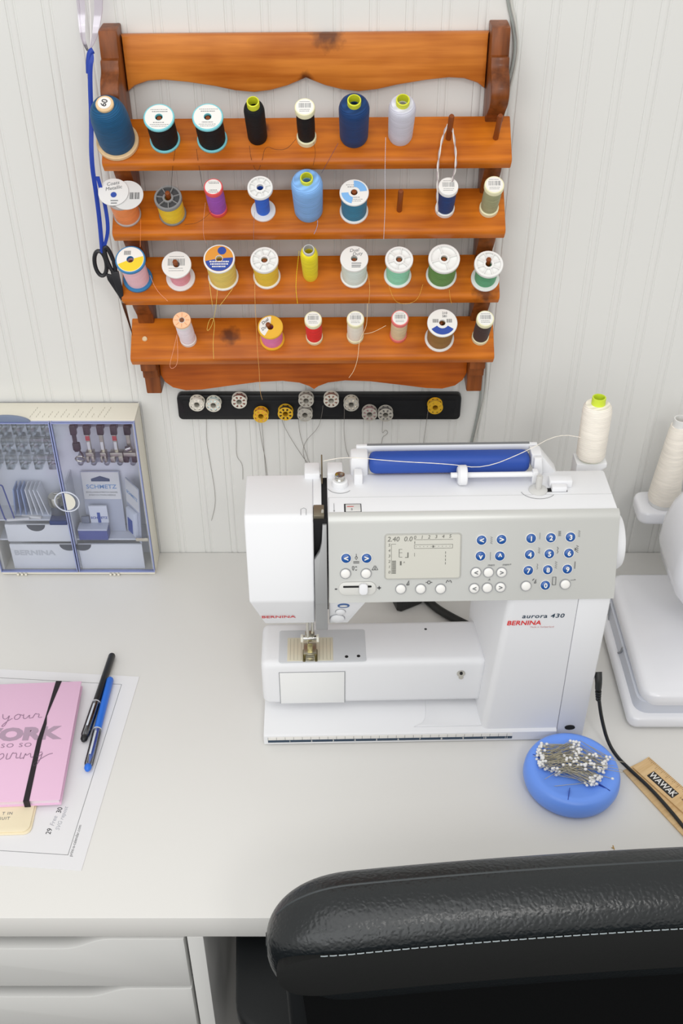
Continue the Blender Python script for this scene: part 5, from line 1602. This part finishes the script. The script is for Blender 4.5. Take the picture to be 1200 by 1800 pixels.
def lbar(x0_, y0_, x1_, y1_):
    a0, t0 = lp_(x0_, y1_)
    a1, t1 = lp_(x1_, y0_)
    mb.prism([(a0, t0), (a1, t0), (a1, t1), (a0, t1)], 0.0004, 0.0006, axis='Z', M=frame(pp(0, 0, 0), (1, 0, 0), PUP))


for i in range(9):
    lbar(689, 985 + i * 2.6, 696, 986.6 + i * 2.6)
lbar(687.6, 956, 688.2, 1008)
lbar(688, 956, 696, 956.5)
lbar(728, 949, 796, 949.5)
for a in ((728, 957.5, 796, 958), (728, 964, 796, 964.5), (728, 957.5, 728.6, 964.5), (795.4, 957.5, 796, 964.5)):
    lbar(*a)
for i in range(10):
    lbar(731 + i * 6.6, 960.6, 732 + i * 6.6, 961.6)
lbar(760, 959.5, 763, 963)
for i in range(4):
    lbar(783, 970 + i * 6.2, 784, 974 + i * 6.2)
lbar(728.3, 952, 729.5, 956)
lbar(728.3, 972, 729, 978)
for a in ((701, 965, 702, 979), (702, 965, 707, 965.6), (702, 971, 707, 971.6), (702, 978.6, 707, 979.2), (712, 979, 718, 980), (716, 971, 718, 979), (703, 986, 706, 993)):
    lbar(*a)
mb.ob('lcd_marks', LCDP, lcd)
ltext('^', 710, 989, 0.0040)

# top deck fittings
tb = MB().lathe([(0.0085, 0.0), (0.0088, 0.0010), (0.0082, 0.0065), (0.0070, 0.0075), (0, 0.0075)], 26, M=Matrix.Translation((0.0915, 0.0950, 0.3093))).ob('winder_tension', W_, sm)
MB().lathe([(0.0046, 0.0), (0.0054, 0.0012), (0.0046, 0.0030), (0.0056, 0.0055), (0.0052, 0.0070), (0, 0.0078)], 22, M=Matrix.Translation((0.0915, 0.0950, 0.3168))).ob('tension_knob', CHROME, tb)
MB().tube([(0.0915 + 0.0145 * math.cos(math.radians(a)), 0.0950 + 0.0145 * math.sin(math.radians(a)), 0.3096) for a in range(205, 320, 8)], 0.00025, seg=4).ob('icon', PRINT_GREY, sm)
bw = MB().lathe([(0.0100, 0.0), (0.0100, 0.0014), (0.0070, 0.0030), (0.0042, 0.0034), (0, 0.0034)], 28, M=Matrix.Translation((0.3020, 0.0810, 0.3093))).ob('bobbin_winder', mat('winder_grey', (206, 206, 204), rough=0.35), sm)
MB().lathe([(0.0034, 0.0), (0.0034, 0.0150), (0.0028, 0.0160), (0, 0.0162)], 18, M=Matrix.Translation((0.3020, 0.0810, 0.3125))).ob('spindle', mat('spindle_grey', (196, 195, 192), rough=0.3), bw)
MB().tube([(0.3020 + 0.0185 * math.cos(math.radians(a)), 0.0810 + 0.0150 * math.sin(math.radians(a)), 0.3096) for a in range(190, 330, 8)], 0.00025, seg=4).ob('icon', PRINT_GREY, sm)
wl = MB().box(0.3145, 0.3390, 0.0850, 0.0960, 0.3093, 0.3185, bev=0.0012).ob('winder_lever', W_, sm)
MB().box(0.3090, 0.3330, 0.0780, 0.0845, 0.3090, 0.3097).ob('slot', DARK, wl)
MB().box(0.3160, 0.3320, 0.0770, 0.0850, 0.3097, 0.3160, bev=0.001).ob('finger_tab', W_, wl)
dw = MB().box(0.0950, 0.1130, 0.0485, 0.0620, 0.3088, 0.3096).ob('dial_window', PRINT, sm)
MB().box(0.0966, 0.1122, 0.0485, 0.0606, 0.3094, 0.3102, bev=0.0004).ob('dial', mat('dial_grey', (218, 218, 216), rough=0.4), dw)
MB().box(0.0980, 0.1050, 0.0560, 0.0570, 0.3101, 0.3104).ob('red_mark', MATS['mark_red'], dw)
text('digits', '5', 0.0046, PRINT_GREY, dw, frame((0.1030, 0.0515, 0.3104), (1, 0, 0), (0, 1, 0)))
icon_m = MB()
icon_m.tube([(0.0500, 0.0440, 0.3097), (0.0500, 0.0540, 0.3097), (0.0530, 0.0560, 0.3097), (0.0555, 0.0540, 0.3097), (0.0555, 0.0440, 0.3097)], 0.0002, seg=4)
icon_m.tube([(0.0845, 0.0630, 0.3097), (0.0845, 0.0490, 0.3097)], 0.0002, seg=4)
icon_m.tube([(0.0838, 0.0510, 0.3097), (0.0845, 0.0488, 0.3097), (0.0852, 0.0510, 0.3097)], 0.0002, seg=4)
icon_m.ob('icon', PRINT_GREY, sm)

# carrying handle
hd = MB().box(0.1235, 0.2975, 0.1085, 0.1310, 0.3105, 0.3320, bev=0.0075, seg=4).ob('carrying_handle', mat('grip_blue', (34, 74, 162), rough=0.55, bump=(1200, 0.25, 0.0002)), sm)
MB().box(0.1030, 0.1230, 0.1130, 0.1340, 0.3000, 0.3320, bev=0.004).ob('handle_end', W_, hd)
MB().box(0.1100, 0.3080, 0.1335, 0.1385, 0.3230, 0.3330, bev=0.0012).ob('back_rail', W_, hd)
MB().box(0.1220, 0.2990, 0.1345, 0.1375, 0.3330, 0.3338).ob('rail_line', PRINT_GREY, hd)
MB().prism([(0.2985, 0.3325), (0.3090, 0.3325), (0.3280, 0.3080), (0.3110, 0.3000), (0.2985, 0.3180)], 0.1140, 0.1330, axis='Y', bev=0.0025).ob('handle_end', W_, hd)
MB().box(0.1065, 0.1160, 0.0960, 0.1080, 0.3060, 0.3220, bev=0.0015).ob('hinge_arm', W_, hd)
MB().lathe([(0, 0.006), (0.0045, 0.006), (0.005, 0.004), (0.005, 0)], 18, M=Matrix.Translation((0.3060, 0.1120, 0.3130)) @ Matrix.Rotation(math.radians(70), 4, 'X')).ob('hinge_screw', mat('screw_white', (216, 216, 216), rough=0.35), hd)
MB().prism([(0.3000, 0.3330), (0.3080, 0.3330), (0.3110, 0.3130), (0.3070, 0.3090), (0.3010, 0.3110)], 0.1060, 0.1110, axis='Y', bev=0.0012).ob('hinge_arm', W_, hd)
spn = MB().lathe([(0.0030, 0.0), (0.0030, 0.0900), (0, 0.0905)], 14, M=Matrix.Translation((0.2100, 0.0960, 0.3200)) @ Matrix.Rotation(math.radians(90), 4, 'Y')).ob('spool_pin', W_, sm)
MB().lathe([(0.0032, -0.006), (0.0085, -0.006), (0.0110, -0.004), (0.0110, 0.003), (0.0100, 0.004), (0.0032, 0.004)], 28, closed=True, M=Matrix.Translation((0.2230, 0.0960, 0.3200)) @ Matrix.Rotation(math.radians(90), 4, 'Y')).ob('spool_cap', W_, spn)
MB().box(0.2970, 0.3030, 0.0920, 0.1000, 0.3080, 0.3250, bev=0.0012).ob('pin_post', W_, spn)
# bracket carrying a cone behind the arm
br = MB().prism([(0.3560, 0.2350), (0.3720, 0.2350), (0.3720, 0.2820), (0.3900, 0.2960), (0.3900, 0.3010), (0.3560, 0.3010)], 0.1390, 0.1620, axis='Y', bev=0.0015).ob('cone_bracket', W_, sm)
MB().box(0.3560, 0.3720, 0.1255, 0.1392, 0.2350, 0.2600, bev=0.0015).ob('bracket_foot', W_, br)
MB().lathe([(0.0025, 0.3008), (0.0025, 0.3700), (0, 0.3710)], 12, M=Matrix.Translation((0.3730, 0.1500, 0))).ob('cone_pin', W_, br)

# upper thread from the cone
top_thread = [(0.3640, 0.1480, 0.3300), (0.3300, 0.1400, 0.3420), (0.2900, 0.1080, 0.3410), (0.2450, 0.1000, 0.3250), (0.2100, 0.1040, 0.3290), (0.1500, 0.1060, 0.3320), (0.1000, 0.1160, 0.3320), (0.0740, 0.1170, 0.3260)]
MB().tube(top_thread, 0.0004, seg=5, smooth=2).ob('upper_thread', mat('thread_white', (238, 238, 236), rough=0.6), sm)

smM = Matrix.Translation(sm.location) @ sm.rotation_euler.to_matrix().to_4x4()
cone = thing('thread_cone', 'white thread cone with lime green core standing behind the sewing machine', 'thread cone', smM @ Vector((0.3730, 0.1500, 0.3015)), (0, math.radians(-1), math.radians(0)))
LIME = mat('lime_core', (206, 226, 60), rough=0.45)
WTH = thread_mat('white', (236, 238, 242))
MB().lathe([(0.0080, 0.0), (0.0092, 0.0), (0.0092, 0.004), (0.0080, 0.004)], 24, closed=True).ob('core_base', LIME, cone)
MB().lathe([(0.0080, 0.003), (0.0145, 0.003), (0.0160, 0.006), (0.0160, 0.062), (0.0152, 0.068), (0.0132, 0.071), (0.0074, 0.0718), (0.0074, 0.068)], 40, closed=True).ob('thread', WTH, cone)
MB().lathe([(0.0062, 0.0600), (0.0078, 0.0600), (0.0074, 0.0800), (0.0060, 0.0802)], 26, closed=True).ob('core', LIME, cone)

# ------------------------------------------------------------------ serger
sg = thing('serger', 'glossy white overlock machine at the right edge of the desk', 'serger', (0.3400, -0.3380, ZD))
GLW = mat('gloss_white', (234, 235, 240), rough=0.12, spec=0.5, coat=0.3)


def rr_slab(x0, x1, y0, y1, r, levels):
    """stack of rounded rectangles: levels = (z, inset)"""
    secs = []
    for z, ins in levels:
        secs.append([(x, y, z) for x, y in rrect(x0 + ins, x1 - ins, y0 + ins, y1 - ins, max(0.001, r - ins))])
    return MB().loft(secs)


rr_slab(0.0, 0.30, 0.0, 0.235, 0.012, [(0.0035, 0.004), (0.006, 0.001), (0.010, 0.0), (0.016, 0.0), (0.0195, 0.0015), (0.0205, 0.004)]).ob('base', GLW, sg, ang=50)
for fx, fy in ((0.03, 0.03), (0.03, 0.20), (0.27, 0.03), (0.27, 0.20)):
    MB().lathe([(0, 0), (0.01, 0), (0.01, 0.0040), (0, 0.0040)], 14, M=Matrix.Translation((fx, fy, 0))).ob('rubber_foot', BLACK_PLASTIC, sg)
rr_slab(0.0085, 0.295, 0.010, 0.230, 0.016, [(0.0200, 0.0), (0.036, 0.002)]).ob('lower_body', mat('serger_grey', (206, 210, 220), rough=0.25), sg, ang=50)
rr_slab(0.0130, 0.295, 0.0080, 0.228, 0.020, [(0.0340, 0.002), (0.0400, 0.0), (0.0470, 0.0006), (0.0505, 0.003), (0.0520, 0.007)]).ob('bed', GLW, sg, ang=50)
MB().tube([(0.0085, 0.140 + 0.040 * math.cos(math.radians(a)), 0.040 + 0.030 * math.sin(math.radians(a))) for a in range(180, 361, 12)], 0.0012, seg=6).ob('side_rib', SEAM, sg)
secs = []
for z, ins, xo in ((0.098, 0.034, 0.060), (0.103, 0.022, 0.040), (0.115, 0.010, 0.022), (0.135, 0.003, 0.010), (0.160, 0.0, 0.004), (0.190, 0.001, 0.006), (0.215, 0.004, 0.012), (0.235, 0.012, 0.022), (0.246, 0.024, 0.036)):
    secs.append([(x, y, z) for x, y in rrect(0.0440 + xo, 0.285, 0.075 + ins, 0.190 - ins, 0.024 - ins * 0.4)])
MB().loft(secs).ob('head', GLW, sg, ang=60)
MB().box(0.130, 0.285, 0.090, 0.200, 0.050, 0.110, bev=0.01, seg=3).ob('column', GLW, sg)
# cone tray at the back
tray = rr_slab(0.0460, 0.285, 0.2450, 0.2950, 0.014, [(0.1180, 0.003), (0.1200, 0.0005), (0.1240, 0.0), (0.1330, 0.0), (0.1360, 0.001), (0.1370, 0.003)]).ob('cone_tray', GLW, sg, ang=50)
MB().box(0.20, 0.23, 0.225, 0.250, 0.02, 0.130, bev=0.003).ob('tray_post', GLW, sg)
MB().lathe([(0.003, 0.136), (0.003, 0.235), (0, 0.236)], 12, M=Matrix.Translation((0.0800, 0.2690, 0))).ob('cone_pin', GLW, sg)
sc_ = thing('thread_cone', 'tall tapered white thread cone on the overlock machine tray', 'thread cone', (0.4200, -0.0690, ZD + 0.1375))
MB().lathe([(0.0060, 0.0), (0.0180, 0.0), (0.0190, 0.006), (0.0150, 0.006), (0.0060, 0.006)], 32, closed=True).ob('core_base', mat('cone_core', (226, 226, 224), rough=0.4), sc_)
MB().lathe([(0.0060, 0.006), (0.0195, 0.006), (0.0205, 0.010), (0.0200, 0.018), (0.0120, 0.116), (0.0108, 0.120), (0.0060, 0.120)], 40, closed=True).ob('thread', WTH, sc_)
MB().lathe([(0.0080, 0.110), (0.0098, 0.110), (0.0090, 0.1300), (0.0074, 0.1302)], 28, closed=True).ob('core', MATS['cone_core'], sc_)

# ------------------------------------------------------------------ pincushion and pins
pc = thing('pincushion', 'round blue magnetic pin dish filled with white-headed pins', 'pincushion', (0.2590, -0.4150, ZD))
PCB = mat('dish_blue', (112, 158, 250), rough=0.35, spec=0.4)
R = 0.0540
MB().lathe([(0, 0.0004), (0.040, 0.0004), (0.0470, 0.002), (0.0520, 0.007), (R, 0.014), (R - 0.0005, 0.021), (0.0515, 0.0265), (0.0480, 0.0292), (0.0440, 0.0298), (0.0400, 0.0285), (0.0330, 0.0262), (0.0220, 0.0245), (0, 0.0238)], 64).ob('dish', PCB, pc)
for a, r0_, r1_ in ((-1.85, 0.030, 0.0465), (-0.75, 0.034, 0.0480), (2.75, 0.030, 0.046)):
    MB().box(r0_, r1_, -0.0004, 0.0004, 0.0262, 0.0300, M=Matrix.Rotation(a, 4, 'Z')).ob('crease', mat('crease_blue', (40, 72, 160), rough=0.6), pc)
PINM = mat('pin_steel', (190, 184, 164), rough=0.35, metal=0.6)
HEADM = mat('pin_head', (240, 240, 240), rough=0.25)
PL_ = 0.0360
pin = MB().lathe([(0, 0.0), (0.00032, 0.003), (0.00036, PL_)], 5)
pin.cur = 1
pin.lathe([(0, PL_ - 0.0018), (0.0013, PL_ - 0.0013), (0.0018, PL_), (0.0013, PL_ + 0.0013), (0, PL_ + 0.0018)], 8)
pin_me = pin.mesh('pin', ang=80)
pin_me.materials.append(PINM)
pin_me.materials.append(HEADM)
pr_ = random.Random(11)


def put_pin(hx, hy, hz, ang, dip):
    h = Vector((hx, hy, hz))
    d = Vector((math.cos(ang) * math.cos(dip), math.sin(ang) * math.cos(dip), math.sin(dip)))   # towards the head
    base = h - d * PL_
    o = bpy.data.objects.new('pin', pin_me)
    COL.objects.link(o)
    o.location = base
    o.rotation_euler = d.to_track_quat('Z', 'Y').to_euler()
    tag(o, 'white-headed steel pin lying in the heap on the blue pin dish', 'pin', 'pins on the blue pin dish')


PZ = ZD + 0.0255
# bundle with heads along the left rim, shafts pointing right
for i in range(58):
    t = pr_.random()
    hy = -0.3860 - 0.040 * t
    hx = 0.2255 + 0.006 * math.sin(t * 3.1) * -1 + pr_.uniform(0, 0.0085) + (0.010 if t > 0.85 else 0)
    put_pin(hx, hy, PZ + 0.0022 + pr_.uniform(0, 0.0085), math.pi + pr_.uniform(-0.16, 0.16) - 0.05, pr_.uniform(-0.03, 0.07))
# bundle with heads on the lower right, shafts pointing up-left
for i in range(58):
    t = pr_.random()
    hx = 0.2700 + 0.030 * t + pr_.uniform(-0.002, 0.002)
    hy = -0.4400 + 0.034 * t * t + pr_.uniform(-0.004, 0.006)
    put_pin(hx, hy, PZ + 0.0030 + pr_.uniform(0, 0.0085), math.radians(-32) + pr_.uniform(-0.35, 0.22), pr_.uniform(-0.03, 0.07))
# heads near the top and in the middle
for i in range(26):
    hx = 0.2660 + pr_.uniform(-0.007, 0.005)
    hy = -0.3830 - pr_.uniform(0, 0.020)
    put_pin(hx, hy, PZ + 0.0060 + pr_.uniform(0, 0.0085), math.radians(20) + pr_.uniform(-0.35, 0.3), pr_.uniform(0.0, 0.1))
for i in range(34):
    put_pin(0.258 + pr_.uniform(-0.012, 0.030), -0.412 + pr_.uniform(-0.014, 0.010), PZ + 0.0100 + pr_.uniform(0, 0.004), pr_.choice((math.radians(-20), math.radians(15), math.pi)) + pr_.uniform(-0.3, 0.3), pr_.uniform(0.05, 0.14))
put_pin(0.3000, -0.4315, PZ + 0.0040, math.radians(-24), 0.03)
put_pin(0.2690, -0.4365, PZ + 0.0030, math.radians(6), 0.02)

# ------------------------------------------------------------------ wooden rulers
RW = wood_mat('ruler', 'Y', light=(226, 194, 146), dark=(206, 168, 116), rough=0.5, coat=0.0, gscale=3)
rdir = math.atan2(-0.4237 + 0.3808, 0.3851 - 0.3561)
for i in range(2):
    rz = ZD + 0.0003 + (0.0022 if i == 0 else 0.0)
    ru = thing('wooden_ruler', ('wooden ruler with black WAWAK logo at the right desk edge', 'plain wooden ruler mostly hidden under the lettered one')[i], 'ruler', ((0.3560, -0.3800, rz), (0.3460, -0.3855, rz))[i], (0, 0, rdir + (0.0, -0.10)[i]), 'wooden rulers')
    # runs along local +x, width towards -y
    MB().box(0.0, 0.160, -0.0265, 0.0, 0.0, 0.0022, bev=0.0004).ob('blade', RW, ru)
    if i == 0:
        mb = MB()
        for k in range(1, 80):
            ln = 0.0075 if k % 8 == 0 else (0.0055 if k % 4 == 0 else 0.0038)
            mb.box(k * 0.0020, k * 0.0020 + 0.00035, -ln, -0.0004, 0.0022, 0.00225)
        mb.ob('tick', mat('ruler_ink', (96, 70, 44), rough=0.6), ru)
        lg = MB().prism([(x, y) for x, y in rrect(0.0180, 0.0560, -0.0225, -0.0110, 0.0008)], 0.0022, 0.0023, axis='Z').ob('logo', mat('logo_black', (30, 26, 22), rough=0.5), ru)
        text('lettering', 'WAWAK', 0.0112, PAPER, lg, frame((0.0370, -0.0168, 0.0024), (1, 0, 0), (0, 1, 0)), bold=0.02, sx=0.80)
        text('lettering', '1-800', 0.0034, MATS['ruler_ink'], ru, frame((0.0640, -0.0140, 0.0024), (1, 0, 0), (0, 1, 0)))

# ------------------------------------------------------------------ cables
cb = thing('pedal_cable', 'black cable plugged into the machine side and running across the desk', 'cable')
MB().tube([(0.2920, -0.3350, 0.8480), (0.2925, -0.3420, 0.8410), (0.2930, -0.3450, 0.8300)], lambda t: 0.0046 - 0.001 * t, seg=10, smooth=1).ob('plug', mat('plug_black', (34, 36, 36), rough=0.5), cb)
for i in range(4):
    MB().lathe([(0.0022, -0.001), (0.0036 - 0.0002 * i, -0.001), (0.0036 - 0.0002 * i, 0.001), (0.0022, 0.001)], 12, closed=True, M=Matrix.Translation((0.2932 + 0.0004 * i, -0.3462 - 0.0006 * i, 0.8275 - 0.0034 * i)) @ Matrix.Rotation(0.2, 4, 'X')).ob('strain_relief', MATS['plug_black'], cb)
MB().tube([(0.2932, -0.3455, 0.8290), (0.2960, -0.3490, 0.8120), (0.3010, -0.3560, 0.7900), (0.3090, -0.3680, 0.7660), (0.3180, -0.3830, 0.7575), (0.3300, -0.4020, 0.7572), (0.3470, -0.4270, 0.7572), (0.3640, -0.4590, 0.7560), (0.3760, -0.4830, 0.7530), (0.3950, -0.5200, 0.7525), (0.4200, -0.5700, 0.7525)], 0.0021, seg=8, smooth=2).ob('wire', mat('cable_black', (26, 27, 26), rough=0.45), cb)
pa = thing('power_plug', 'black plug and cable on the desk seen through the machine arm', 'cable')
MB().prism([(0.060, -0.085), (0.118, -0.085), (0.108, -0.116), (0.080, -0.132), (0.074, -0.130)], ZD + 0.0003, ZD + 0.020, axis='Z', bev=0.002).ob('body', MATS['plug_black'], pa)
MB().tube([(0.100, -0.085, ZD + 0.006), (0.112, -0.108, ZD + 0.006), (0.126, -0.130, ZD + 0.006), (0.148, -0.150, ZD + 0.006), (0.175, -0.170, ZD + 0.006), (0.200, -0.190, ZD + 0.006)], 0.0056, seg=10, smooth=2).ob('wire', MATS['cable_black'], pa)

# thread scrap on the desk edge
scr = MB().tube([(0.2900, -0.5000, ZD + 0.0006), (0.2925, -0.5010, ZD + 0.0006), (0.2920, -0.4975, ZD + 0.0008), (0.2925, -0.5025, ZD + 0.0006)], 0.0005, seg=5).ob('thread_scrap', mat('scrap_gold', (190, 150, 70), rough=0.8))
tag(scr, 'tiny golden thread scrap on the desk near the chair', 'thread scrap')

# ------------------------------------------------------------------ office chair
ch = thing('office_chair', 'black leather office chair pushed against the desk front', 'chair', (0.1900, -0.4200, 0.0), (0, 0, math.radians(4.0)))
m_ = mat('leather_black', (20, 25, 28), rough=0.30, spec=0.55)
nt = m_.node_tree
tcn = [n for n in nt.nodes if n.type == 'TEX_COORD'][0]
vo = nt.nodes.new('ShaderNodeTexVoronoi')
vo.feature = 'SMOOTH_F1'
vo.inputs['Scale'].default_value = 330
vn = nt.nodes.new('ShaderNodeTexNoise')
vn.inputs['Scale'].default_value = 110
vn.inputs['Detail'].default_value = 3
nt.links.new(tcn.outputs['Object'], vn.inputs['Vector'])
vm = nt.nodes.new('ShaderNodeVectorMath')
vm.operation = 'MULTIPLY_ADD'
vm.inputs[1].default_value = (0.006, 0.006, 0.006)
nt.links.new(vn.outputs['Color'], vm.inputs[0])
nt.links.new(tcn.outputs['Object'], vm.inputs[2])
nt.links.new(vm.outputs[0], vo.inputs['Vector'])
ad_ = nt.nodes.new('ShaderNodeMath')
ad_.operation = 'ADD'
nt.links.new(vo.outputs['Distance'], ad_.inputs[0])
vs_ = nt.nodes.new('ShaderNodeMath')
vs_.operation = 'MULTIPLY'
vs_.inputs[1].default_value = 0.35
nt.links.new(vn.outputs['Fac'], vs_.inputs[0])
nt.links.new(vs_.outputs[0], ad_.inputs[1])
bp_ = nt.nodes.new('ShaderNodeBump')
bp_.inputs['Strength'].default_value = 0.38
bp_.inputs['Distance'].default_value = 0.0011
nt.links.new(ad_.outputs[0], bp_.inputs['Height'])
nt.links.new(bp_.outputs['Normal'], nt.nodes['Principled BSDF'].inputs['Normal'])
LEATHER = m_
FABRIC = mat('chair_fabric', (27, 28, 28), rough=0.9, spec=0.2, bump=(1400, 0.5, 0.0006), vary=0.12, vscale=900)
MESHM = mat('chair_mesh', (7, 8, 9), rough=0.95, spec=0.1, bump=(1600, 0.6, 0.0006))
CPL = mat('chair_plastic', (17, 20, 22), spec=0.3, rough=0.55, bump=(1000, 0.2, 0.0003))

CW = 0.2720          # half width of the backrest
YR = -0.2650         # chair-local y of the back's top ridge


def sweep(section, half, endr, pw=2.4, n=90, zdrop=None):
    """closed (y, z) section swept along x, pulled in towards its centre at both ends"""
    cy = sum(p[0] for p in section) / len(section)
    cz = sum(p[1] for p in section) / len(section)
    secs = []
    for i in range(n + 1):
        u = math.sin(math.pi / 2 * math.sin(math.pi / 2 * (-1 + 2 * i / n)))
        x = u * half
        e = max(0.0, (abs(x) - (half - endr)) / endr)
        k = max(0.02, (1 - e ** pw)) ** (1 / pw)
        dz = zdrop(x) if zdrop else 0.0
        secs.append([(x, cy + (y - cy) * (0.35 + 0.65 * k if False else k), cz + (z - cz) * k + dz) for y, z in section])
    return MB().loft(secs)


crown = lambda x: -0.012 * (abs(x) / CW) ** 2.2
sec = chaikin([(YR + 0.040, 0.840), (YR + 0.042, 0.930), (YR + 0.034, 0.966), (YR + 0.010, 0.978), (YR - 0.012, 0.976), (YR - 0.027, 0.968), (YR - 0.036, 0.953), (YR - 0.0385, 0.925), (YR - 0.036, 0.880), (YR - 0.022, 0.850)], 2, closed=True)
bk_ = sweep(sec, CW, 0.075, pw=2.3, zdrop=crown).ob('top_cushion', LEATHER, ch, ang=80)
CY0 = sum(p[0] for p in sec) / len(sec)
CZ0 = sum(p[1] for p in sec) / len(sec)


def on_cushion(x, y, z, half=CW, endr=0.075, pw=2.3):
    e = max(0.0, (abs(x) - (half - endr)) / endr)
    k = max(0.02, (1 - e ** pw)) ** (1 / pw)
    return (x, CY0 + (y - CY0) * k, CZ0 + (z - CZ0) * k + crown(x))


# piping along the top ridge, stitches along the lower seam
MB().tube([on_cushion(x, YR + 0.010, 0.9758) for x in [-0.262 + 0.524 * i / 60 for i in range(61)]], 0.0012, seg=6).ob('piping', mat('piping_black', (44, 50, 53), rough=0.45), bk_)
mb = MB()
for i in range(64):
    x = -0.228 + i * 0.0072
    a, b, c = (on_cushion(x + d, YR - 0.0374 - 0.0004 * (d == 0.003), 0.954 + 0.0004 * (d == 0.003)) for d in (0.0, 0.003, 0.0056))
    mb.tube([a, b, c], 0.0005, seg=5)
mb.ob('stitching', mat('stitch_grey', (150, 160, 164), rough=0.6), bk_)
sec = [(YR - 0.0365, 0.952), (YR - 0.0392, 0.946), (YR - 0.0412, 0.932), (YR - 0.0412, 0.903), (YR - 0.0370, 0.894), (YR - 0.012, 0.896), (YR - 0.012, 0.946)]
sweep(sec, CW - 0.008, 0.045, zdrop=crown).ob('fabric_band', FABRIC, ch, ang=60)
MB().box(-CW + 0.026, CW - 0.026, YR - 0.0330, YR - 0.0170, 0.520, 0.912, bev=0.006).ob('mesh_back', MESHM, ch)
for s in (-1, 1):
    MB().tube([(s * (CW - 0.024), YR - 0.022, 0.900), (s * (CW - 0.026), YR - 0.026, 0.800), (s * (CW - 0.036), YR - 0.022, 0.640), (s * (CW - 0.05), YR - 0.010, 0.520)], 0.010, seg=10, smooth=2).ob('back_frame', CPL, ch)
    # armrest pad on its post
    px_ = s * 0.2720
    pad = MB().prism([(px_ + x, y) for x, y in rrect(-0.040, 0.040, -0.2270, 0.030, 0.036, 6)], 0.655, 0.683, axis='Z', bev=0.006, seg=3).ob('armrest', CPL, ch)
    MB().box(px_ - 0.014, px_ + 0.014, -0.16, -0.08, 0.440, 0.656, bev=0.005).ob('post', CPL, pad)
rr_slab(-0.25, 0.25, -0.235, 0.235, 0.07, [(0.425, 0.012), (0.44, 0.0), (0.475, 0.0), (0.492, 0.010), (0.498, 0.03)]).ob('seat', FABRIC, ch, ang=60)
MB().box(-0.05, 0.05, -0.30, -0.10, 0.395, 0.424, bev=0.008).ob('seat_plate', CPL, ch)
MB().box(-0.035, 0.035, -0.3000, -0.2780, 0.400, 0.62, bev=0.006).ob('back_spine', CPL, ch)
MB().lathe([(0.028, 0.10), (0.028, 0.24), (0.018, 0.24), (0.018, 0.40), (0, 0.40)], 20).ob('gas_column', CPL, ch)
for i in range(5):
    a = 2 * math.pi * i / 5 + 0.3
    leg = MB().tube([(0.0, 0.0, 0.115), (0.12 * math.cos(a), 0.12 * math.sin(a), 0.105), (0.255 * math.cos(a), 0.255 * math.sin(a), 0.075)], lambda t: 0.022 - 0.008 * t, seg=10).ob('leg', CPL, ch)
    MB().lathe([(0, -0.012), (0.022, -0.012), (0.026, -0.008), (0.026, 0.008), (0.022, 0.012), (0, 0.012)], 20, M=Matrix.Translation((0.255 * math.cos(a), 0.255 * math.sin(a), 0.0265)) @ Matrix.Rotation(a + 0.6, 4, 'Z') @ Matrix.Rotation(math.radians(90), 4, 'X')).ob('caster', BLACK_PLASTIC, leg)
    MB().lathe([(0.006, 0.03), (0.006, 0.08)], 10, M=Matrix.Translation((0.255 * math.cos(a), 0.255 * math.sin(a), 0))).ob('caster_stem', CPL, leg)
